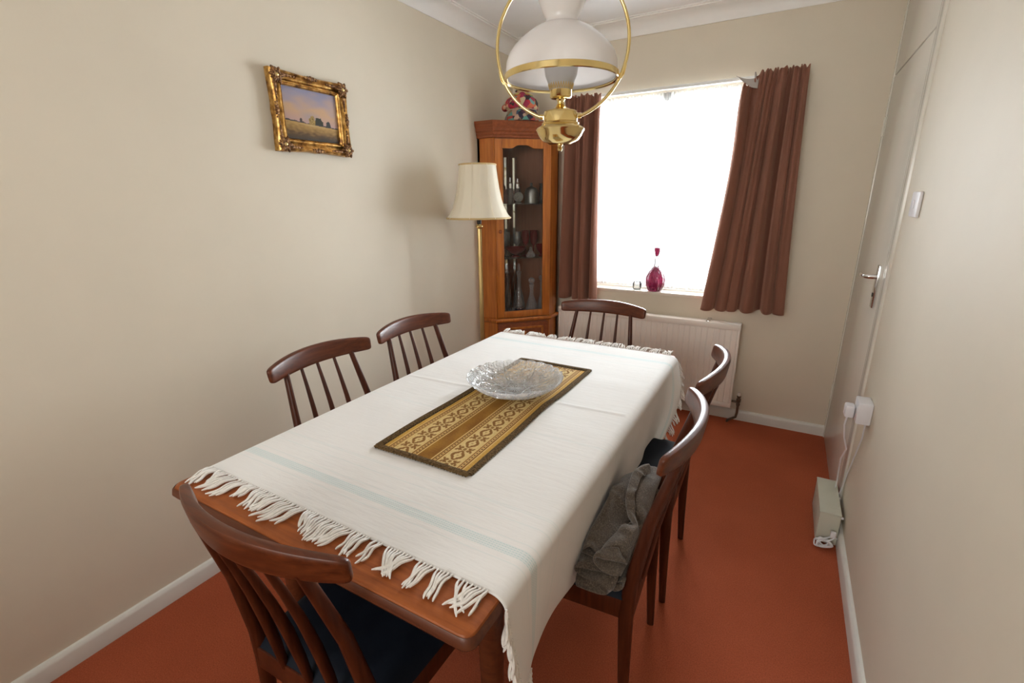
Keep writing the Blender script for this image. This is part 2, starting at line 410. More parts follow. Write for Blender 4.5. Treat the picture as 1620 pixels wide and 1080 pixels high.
# door flush in the right wall, next to the far corner
d1 = empty_struct('door_1')
bm = B(); box(bm, XR - .008, XR + .04, 2.403, 3.205, 0.006, 1.972, .002); link_mesh('door_leaf', bm, M['door'], d1)
bm = B(); box(bm, XR - .008, XR + .04, 2.403, 3.205, 1.979, ZC, .001); link_mesh('overhead_panel', bm, M['door'], d1)
bm = B()
box(bm, XR - .0075, XR + .05, 2.374, 2.401, 0, ZC, .0005); box(bm, XR - .008, XR + .05, DY0, 2.372, 0, ZC, .001)
box(bm, XR - .012, XR + .05, 3.209, YB, 0, ZC, .001)
link_mesh('door_frame', bm, M['door'], d1)
for z in (0.30, 1.745):
    bm = B(); tube(bm, [(XR - .012, 3.207, z - .045), (XR - .012, 3.207, z + .045)], .006, 10)
    box(bm, XR - .0095, XR - .007, 3.18, 3.206, z - .045, z + .045); link_mesh('hinge', bm, M['door'], d1)
hd = B(); box(hd, XR - .018, XR - .008, 2.46, 2.50, 0.955, 1.135, .003)
hd = link_mesh('door_handle', hd, M['chrome'], d1)
bm = B(); tube(bm, [(XR - .015, 2.48, 1.085), (XR - .045, 2.48, 1.085), (XR - .056, 2.49, 1.085), (XR - .060, 2.52, 1.083), (XR - .060, 2.57, 1.08), (XR - .056, 2.595, 1.08)], [.010, .009, .009, .0085, .0095, .008], 12)
link_mesh('lever', bm, M['chrome'], hd)
bm = B(); lathe(bm, [(0, 0), (.009, 0), (.009, .003), (0, .003)], 14)
for v in bm.verts: v.co = Vector((XR - .018 - v.co.z, 2.48 + v.co.x, 1.01 + v.co.y))
link_mesh('keyhole', bm, M['black'], hd)

# ------------------------------------------------------------------ radiator
def radiator():
    t = thing('radiator', 'long low cream panel radiator below the window', 'radiator', (0, 0, 0))
    x0, x1, z0, z1, yb, yf_ = -1.388, -0.168, 0.105, 0.662, YB - .035, YB - .09
    bm = B(); n = 34; vs = []
    def rib(u):
        k = u * n; f = abs(k - round(k)) * 2
        return 0.004 * (1 - smooth01((0.22 - f) / 0.22))
    grid(bm, 340, 1, lambda u, v: (x0 + .012 + u * (x1 - x0 - .024), yf_ - rib(u), z0 + .035 + v * (z1 - z0 - .07)))
    link_mesh('ribbed_panel', bm, M['radiator'], t, 60)
    bm = B(); box(bm, x0 + .012, x1 - .012, yf_ + .002, yb - .01, z0 + .03, z1 - .03, .004); link_mesh('convector', bm, M['radiator'], t)
    bm = B(); box(bm, x0 - .002, x1 + .002, yf_ - .008, yb, z1 - .04, z1, .005); link_mesh('top_grille', bm, M['radiator'], t)
    bm = B(); box(bm, x0, x1, yf_ - .006, yb, z0, z0 + .035, .005); link_mesh('bottom_rail', bm, M['radiator'], t)
    for xx in (x0, x1 - .012):
        bm = B(); box(bm, xx, xx + .012, yf_ - .005, yb, z0 + .03, z1 - .035, .003); link_mesh('end_panel', bm, M['radiator'], t)
    for xx in (-1.2, -0.36):
        bm = B(); box(bm, xx - .012, xx + .012, yb - .06, YB, z1 - .012, z1 + .005, .002); link_mesh('bracket', bm, M['chrome'], t)
    bm = B()
    tube(bm, [(x1, YB - .06, .145), (x1 + .03, YB - .06, .145)], .007, 10)
    lathe(bm, [(0, -.026), (.010, -.026), (.012, -.012), (.008, -.006), (.013, .0), (.014, .02), (.009, .026), (.012, .034), (.012, .042), (0, .044)], 14, (x1 + .04, YB - .06, .145))
    tube(bm, [(x1 + .04, YB - .06, .125), (x1 + .04, YB - .06, .07), (x1 + .035, YB - .065, .04), (x1 + .01, YB - .07, .025), (x1 - .01, YB - .07, .012), (x1 - .012, YB - .07, -.001)], .008, 10)
    link_mesh('valve', bm, M['bronze'], t)
    bm = B(); tube(bm, [(x1 + .04, YB - .06, .185), (x1 + .04, YB - .06, .21)], .009, 10); link_mesh('valve_cap', bm, M['trim'], t)
radiator()

# ------------------------------------------------------------------ curtains
def curtain(name_label, xt0, xt1, xb0, xb1, zt, zb, y0, n, phase, droop=None, seed=0):
    t = thing('curtain', name_label, 'curtain', (0, 0, 0))
    W = 240; H = 90
    def P(u, v):
        xt = xt0 + (xt1 - xt0) * u; xb = xb0 + (xb1 - xb0) * u
        s = smooth01(v * 1.1); x = xt + (xb - xt) * v
        hdr = exp(-(v / 0.05) ** 2)
        w = u + 0.035 * sin(2 * pi * 1.7 * u + phase * 5) + .012 * sin(2 * pi * 4.1 * u + seed)      # uneven fold widths
        ph = 2 * pi * (n * w + phase) + 0.5 * sin(2.2 * v + seed + 5 * u) * v
        f1 = sin(ph); f1 = math.copysign(abs(f1) ** .75, f1)
        amp = (0.028 + 0.020 * v) * (0.8 + 0.35 * sin(9.3 * u + phase * 3))
        fine = .0065 * sin(2 * pi * n * 2.6 * w + 1.5 + 3 * v) * (1 - .5 * v)
        y = y0 + (amp * f1 + fine) * (1 - 0.55 * hdr) + hdr * 0.007 * sin(2 * pi * n * 3.7 * u + 1)
        x += 0.012 * cos(ph) * (0.3 + .7 * v) - .010 * sin(pi * v) * (u - .5)
        z = zt + (zb - zt) * v
        top = (1 - smooth01(v / 0.09))
        z += top * (0.006 * sin(2 * pi * n * 2.9 * u + seed) + 0.005 * sin(2 * pi * n * 1.3 * u)) + v * (0.004 * f1 + .005 * sin(5 * u + seed))
        if droop: 
            dx, dz = droop(u, v); x += dx; z += dz
        return (x, y, z)
    bm = B(); grid(bm, W, H, P); o = link_mesh('drape', bm, M['curtain'], t, 80, fix=False); solid(o, .004)
    # header tape: the gathered band, seen as a slightly proud strip at the back
    bm = B(); grid(bm, W, 6, lambda u, v: Vector(P(u, 0.012 + v * 0.05)) + Vector((0, 0.008, 0))); o = link_mesh('heading_tape', bm, M['lining'], t, 80, fix=False); solid(o, .003)
    return t, P
curtain('narrow brown velvet curtain beside the corner cabinet, left of the window', -1.372, -1.135, -1.388, -1.118, 2.047, 0.728, YB - .080, 3.8, 0.2, seed=1)
def droop_r(u, v):
    k = 1 - smooth01((u - .13) / 0.10); top = exp(-(v / 0.25) ** 2)
    return (-0.030 * k * top, -0.064 * k * top)
tr_, PR = curtain('wide brown velvet curtain on the right, its top corner fallen off the track', -0.285, -0.011, -0.398, 0.036, 2.062, 0.745, YB - .084, 5.4, 0.55, droop_r, seed=4)
# grey lining flap that hangs out at the fallen corner
bm = B()
def flap(u, v):
    a = Vector((-0.355 + .115 * u, YB - .078 + .014 * sin(3 * u), 2.052 - .045 * v * (0.35 + u) - .045 * u * (1 - u) - 0.016 * u))
    return a + Vector((0.02 * v * (1 - u), -0.02 * v, 0))
grid(bm, 14, 6, flap); o = link_mesh('lining_flap', bm, M['lining'], tr_, 80, fix=False); solid(o, .003)
bm = B(); tube(bm, [(-0.262, YB - .062, 2.060), (-0.258, YB - .068, 2.040), (-0.250, YB - .072, 2.015), (-0.255, YB - .07, 1.99)], [.010, .015, .014, .008], 10, flat=.4); link_mesh('lining_fold', bm, M['lining'], tr_, 60)
bm = B(); box(bm, -1.40, -0.02, YB - .055, YB - .040, 2.030, 2.046, .003)
for xx in (-1.36, -0.05): box(bm, xx - .012, xx + .012, YB - .045, YB - .0005, 2.03, 2.046, .002)
for v in bm.verts: pass
rail = link_mesh('curtain_rail', bm, M['frame_white'])
tag(rail, 'slim white curtain track along the top of the window', 'curtain rail')
# net curtain inside the recess
t = thing('net_curtain', 'sheer white net curtain gathered on a wire inside the window recess', 'net curtain')
bm = B()
grid(bm, 420, 30, lambda u, v: (WX0 + .004 + u * (WX1 - WX0 - .008), YB + .115 + .008 * sin(2 * pi * 38 * u + 2 * sin(9 * u)) + .004 * sin(2 * pi * 97 * u), 2.046 - v * 1.226))
link_mesh('net', bm, M['net'], t, 80, fix=False)
bm = B()
grid(bm, 300, 3, lambda u, v: (WX0 + .004 + u * (WX1 - WX0 - .008), YB + .108 + .005 * sin(2 * pi * 50 * u), 1.995 - v * .028)); link_mesh('net_heading', bm, M['net'], t, 80, fix=False)
bm = B(); tube(bm, [(WX0, YB + .112, 1.985), (WX1, YB + .112, 1.985)], .003, 6); link_mesh('wire', bm, M['frame_white'], t)

# ------------------------------------------------------------------ dining chairs
CHZ = 0.82
def rail_bow(x, w=.2275): return -0.255 - 0.058 * (1 - (x / w) ** 2)
def make_chair(label):
    t = thing('dining_chair', label, 'chair', group='teak spindle-back dining chairs around the table')
    # curved top rail
    bm = B(); rings = []
    for k in range(33):
        s = sin(pi / 2 * (-1 + 2 * k / 32)); x = .2275 * s; y = rail_bow(x)
        tx = Vector((1, 0.51 * x / .2275, 0)).normalized(); nrm = Vector((-tx.y, tx.x, 0))
        hh = (0.034 - 0.009 * abs(s) ** 2.2); th = 0.0125 - .003 * abs(s) ** 3
        e_ = max(0.0, 1 - abs(s) ** 40) ** .5; hh *= .62 + .38 * e_; th *= .45 + .55 * e_
        cz = 0.851 + 0.009 * (1 - s * s); ring = []
        for j in range(16):
            a = 2 * pi * j / 16; ca, sa = cos(a), sin(a)
            e = 0.45; px = math.copysign(abs(ca) ** e, ca) * th; pz = math.copysign(abs(sa) ** e, sa) * hh
            ring.append(Vector((x, y, cz)) + nrm * (px - pz * .16) + Vector((0, 0, pz)))
        rings.append(ring)
    loft(bm, rings); link_mesh('top_rail', bm, M['teak_rail'], t, 50)
    for sx in (-1, 1):   # rear legs that carry on up as back posts
        pts = [(.190, -.212, 0), (.187, -.203, .20), (.184, -.198, .38), (.180, -.204, .48), (.166, -.236, .66), (.146, rail_bow(.146) + .002, .84)]
        bm = B(); tube(bm, [(sx * x, y, z) for x, y, z in pts], [.0115, .016, .0195, .0185, .015, .0115], 12, flat=.8)
        link_mesh('rear_leg', bm, M['teak'], t, 50)
        bm = B(); tube(bm, [(sx * .205, .205, 0), (sx * .195, .192, .22), (sx * .19, .185, .43)], [.011, .016, .019], 12)
        link_mesh('front_leg', bm, M['teak'], t, 50)
    for x in (-.073, 0, .073):
        bm = B(); b0 = Vector((x * 1.15, -.210, .425)); b1 = Vector((x * 1.0, rail_bow(x) + .002, .845))
        mid = [b0.lerp(b1, q) + Vector((0, .012 * sin(pi * q), 0)) for q in (0, .2, .4, .6, .8, 1)]
        tube(bm, mid, [.0095, .012, .0125, .0105, .0085, .0065], 10, flat=.75); link_mesh('spindle', bm, M['teak'], t, 50)
    bm = B()
    for (xa, ya, xb, yb_) in ((-.178, -.205, .178, -.205), (-.19, .188, .19, .188)):
        box(bm, xa, xb, ya - .011, ya + .011, .372, .434, .003)
    for sx in (-1, 1):
        vs = box(bm, -.011, .011, 0, .40, .372, .434, .003)
        for v in vs: v.co = Vector((sx * (.179 + .012 * v.co.y / .4) + v.co.x, -.206 + v.co.y, v.co.z))
    link_mesh('seat_frame', bm, M['teak'], t)
    bm = B(); n = 26
    def pad(u, v):
        a = 2 * u - 1; b = 2 * v - 1; wd_ = .192 + .016 * (v)
        x = a * wd_; y = -.212 + v * .42
        edge = (1 - abs(a) ** 7) * (1 - abs(b) ** 7)
        return (x, y, .436 + .030 * max(0, edge) ** .5 + .004 * (1 - a * a) * (1 - b * b))
    top = grid(bm, n, n, pad)
    bot = grid(bm, n, n, lambda u, v: (pad(u, v)[0], pad(u, v)[1], .434))
    bmesh.ops.remove_doubles(bm, verts=bm.verts, dist=.0021)
    link_mesh('seat', bm, M['seat'], t, 60)
    return t
def facing(deg): return radians(deg)
# (x, y) is where the middle of the rail's end chord lies; rotation 0 faces +y
chairs = [
    ('teak spindle-back chair on the left side of the table, nearer the camera', -1.437, 1.118, -90 + 0),
    ('teak spindle-back chair on the left side, next to the floor lamp', -1.425, 1.625, -90 - 5),
    ('teak spindle-back chair at the far end of the table before the radiator', -0.793, 2.350, 180 + 1),
    ('teak spindle-back chair on the right side farther away, back towards the door', -0.180, 1.665, 90 + 1),
    ('teak spindle-back chair on the right with a grey-brown jumper on its seat', -0.182, 1.170, 90 + 2.5),
    ('teak spindle-back chair in the foreground at the near end of the table', -0.757, 0.405, 0 + 1),
]
first = None
for i, (lb, mx_, my_, dg) in enumerate(chairs):
    a = radians(dg); off = Vector((0.255 * -sin(a), 0.255 * cos(a)))
    loc = (mx_ + off.x, my_ + off.y, 0)
    if first is None:
        first = make_chair(lb); first.location = loc; first.rotation_euler = (0, 0, a)
    else: copy_thing(first, lb, loc, a)

# ------------------------------------------------------------------ dining table
TX0, TX1, TY0, TY1, TZ = -1.268, -0.352, 0.475, 2.13, 0.735
def table():
    cx, cy = (TX0 + TX1) / 2, (TY0 + TY1) / 2
    t = thing('dining_table', 'long teak dining table mostly hidden under a white cloth', 'table', (cx, cy, 0))
    hx, hy = (TX1 - TX0) / 2, (TY1 - TY0) / 2
    def outline(ins, r=.022):
        pts = []
        for sx, sy, a0 in ((1, 1, 0), (-1, 1, 90), (-1, -1, 180), (1, -1, 270)):
            for k in range(6):
                a = radians(a0 + 18 * k); pts.append((sx * (hx - ins - r) + r * cos(a), sy * (hy - ins - r) + r * sin(a)))
        return pts
    bm = B()
    loft(bm, [[(x, y, z) for x, y in outline(i_)] for i_, z in ((.014, TZ - .038), (.004, TZ - .032), (0, TZ - .024), (.002, TZ - .012), (.007, TZ - .003), (.014, TZ))], cap=True)
    link_mesh('tabletop', bm, M['table'], t, 35)
    bm = B(); loft(bm, [[(x, y, z) for x, y in outline(i_)] for i_, z in ((.0138, TZ - .0385), (.0034, TZ - .0325), (-.0012, TZ - .024), (.0006, TZ - .011), (.004, TZ - .0055))], cap=False)
    link_mesh('edge_lipping', bm, M['table_dark'], t, 35)
    bm = B()
    for sy in (-1, 1): box(bm, -hx + .11, hx - .11, sy * (hy - .20) - .011, sy * (hy - .20) + .011, TZ - .12, TZ - .038, .003)
    for sx in (-1, 1): box(bm, sx * (hx - .10) - .011, sx * (hx - .10) + .011, -hy + .20, hy - .20, TZ - .12, TZ - .038, .003)
    link_mesh('apron', bm, M['table_dark'], t)
    for sx in (-1, 1):
        for sy in (-1, 1):
            bm = B(); x, y = sx * (hx - .105), sy * (hy - .22)
            tube(bm, [(x, y, 0), (x, y, .3), (x, y, TZ - .04)], [.017, .026, .032], 16); link_mesh('leg', bm, M['table_dark'], t, 50)
table()

# ------------------------------------------------------------------ tablecloth
CT = TZ + .003
CY0, CY1 = 0.572, 2.090
RX = TX1 + .001; LX = TX0 - .001
rr = .026
DL, DR = .20, .268
flatw = (RX - rr) - (LX + rr); arc = rr * pi / 2
SL = DL; total = DL + arc + flatw + arc + DR
def cloth_pt(s, v, lift=0.0):
    y = CY0 + (CY1 - CY0) * v
    if s < DL:                                   # hangs on the wall side
        d = DL - s; x = LX - .004 - .010 * d / DL * (1 + sin(14 * y)); z = CT - rr - d; nx = Vector((-1, 0, 0))
    elif s < DL + arc:
        a = (s - DL) / rr; x = LX + rr - (rr + .006) * cos(a); z = CT - rr + rr * sin(a); nx = Vector((-cos(a), 0, sin(a)))
    elif s < DL + arc + flatw:
        x = LX + rr + (s - DL - arc); z = CT; nx = Vector((0, 0, 1))
        z += 0.0016 * max(0, noise.noise(Vector((x * 2.2, y * 7, 3)))) * 2
        z += 0.003 * exp(-((y - 1.415 - .05 * x) / .006) ** 2)
    elif s < DL + 2 * arc + flatw:
        a = (s - DL - arc - flatw) / rr; x = RX - rr + (rr + .006) * sin(a); z = CT - rr + rr * cos(a); nx = Vector((sin(a), 0, cos(a)))
    else:
        d = s - (DL + 2 * arc + flatw); q = d / DR
        nr = 1 - smooth01((v) / .16); fr = smooth01((v - .80) / .20)
        wave = sin(2 * pi * (3.1 * v) + .6 + 1.2 * q) + .5 * sin(2 * pi * 7.3 * v + 2)
        x = RX + .006 - .026 * q + .005 * q * wave + (.034 * sin(pi * min(1, q)) + .028 * q) * fr + .018 * nr * q
        z = CT - rr - d * (1 - .05 * nr) - .015 * nr * q
        y += .05 * nr * q * (1 - v) - .26 * fr * q ** 1.25 + .012 * q * cos(2 * pi * 3.1 * v)
        nx = Vector((1, 0, 0))
    return Vector((x, y, z)) + nx * lift
t_cloth = thing('tablecloth', 'white woven cotton tablecloth with pale blue bands, draped over the dining table', 'tablecloth')
bm = B()
NS = 250
def s_of(u):   # finer sampling round the two edges is not needed: plain arc length
    return u * total
grid(bm, NS, 220, lambda u, v: cloth_pt(s_of(u), v), lambda u, v: (s_of(u), CY0 + (CY1 - CY0) * v))
o = link_mesh('cloth', bm, M['cloth'], t_cloth, 80, fix=False); solid(o, .0018, 1.0)

def fringe(end, label):
    bm = B(); rnd = random.Random(11 if end else 5)
    sgn = 1 if end else -1; v = 1.0 if end else 0.0
    bundles = []
    s = 0.012
    while s < total - .004:
        g = rnd.choice((3, 4, 4, 5, 6)); w = .0082
        lean = rnd.uniform(-.030, .030); ln = rnd.uniform(.052, .085); pinch = rnd.uniform(.25, .75)
        for q in range(g): bundles.append((s + q * w, s + (g - 1) * w / 2, lean + rnd.uniform(-.006, .006), ln * rnd.uniform(.85, 1.1), pinch, q - (g - 1) / 2))
        s += g * w + rnd.choice((0, 0, .003, .010))
    for s0, sm, lean, L, pinch, side in bundles:
        if s0 > total: continue
        on_top = DL + .01 < s0 < DL + 2 * arc + flatw - .010
        pts = []; wob = rnd.uniform(0, 6); zj = rnd.uniform(0, .003)
        for k in range(11):
            q = k / 10; d = q * L
            sc_ = s0 + (sm - s0) * pinch * smooth01(q * 1.5) + lean * q ** 1.6 + side * .0022 * q + .0028 * sin(7 * q + wob) * q
            if on_top:
                base = cloth_pt(min(max(sc_, DL + arc + .004), DL + arc + flatw - .004), v)
                zz = TZ + .0055 + zj + .005 * sin(pi * min(1, q * 1.4)) ** 2
                yy = base.y + sgn * d * (1 - .12 * q)
                if end and yy > TY1 - .010:
                    over = yy - (TY1 + .006); zz -= max(0, over) * 0.25 - .006 * abs(sin(wob)) * q
                if not end and yy < TY0 + .004: yy = TY0 + .004 + (yy - TY0) * .2
                pts.append(Vector((base.x, yy, zz)))
            elif s0 <= DL + .01:
                p = cloth_pt(min(max(sc_, 0), DL), v); pts.append(p + Vector((-.002, sgn * .012 * q, -.9 * d)))
            else:
                p = cloth_pt(min(s0 + (sm - s0) * pinch * q, total), v); o_ = .006 * sin(4 * q + wob) * q
                if end: pts.append(p + Vector((.012 * q + o_, sgn * (.010 + .35 * d) + .5 * lean * q, -.70 * d)))
                else: pts.append(p + Vector((.004 + o_, sgn * .012 * q + .3 * lean * q, -1.0 * d)))
        rad = [.0022, .0024, .0027, .0029, .0030, .0031, .0031, .0031, .0030, .0026, .0012]
        tube(bm, pts, rad, 5)
    if end == 0:            # tassels of the corner that swing out below the hem
        for q in range(9):
            p0 = cloth_pt(total, .006 + q * .006); L = rnd.uniform(.05, .075)
            tube(bm, [p0 + Vector((.004 * sin(k + q), .010 * k / 6, -L * k / 6)) for k in range(7)], [.002, .0026, .0028, .0028, .0027, .0024, .001], 5)
    else:                   # tassels spilling forward over the chair seat
        for q in range(12):
            p0 = cloth_pt(total - .001, 1 - q * .010); L = rnd.uniform(.05, .08); wob = rnd.uniform(0, 6)
            tube(bm, [p0 + Vector((L * k / 7, .006 * sin(k * .8 + wob) + .012 * k / 7, -.010 * smooth01(k / 4))) for k in range(8)], [.002, .0022, .0024, .0024, .0024, .0022, .0018, .001], 5)
    # hem stitches / knots
    o = link_mesh('fringe', bm, M['fringe'], t_cloth, 60); o['kind'] = 'stuff'; o['label'] = label
fringe(0, 'knotted white fringe along the near end')
fringe(1, 'knotted white fringe along the far end')

# ------------------------------------------------------------------ crumpled jumper on the right-hand chair
JN, JM = 48, 36
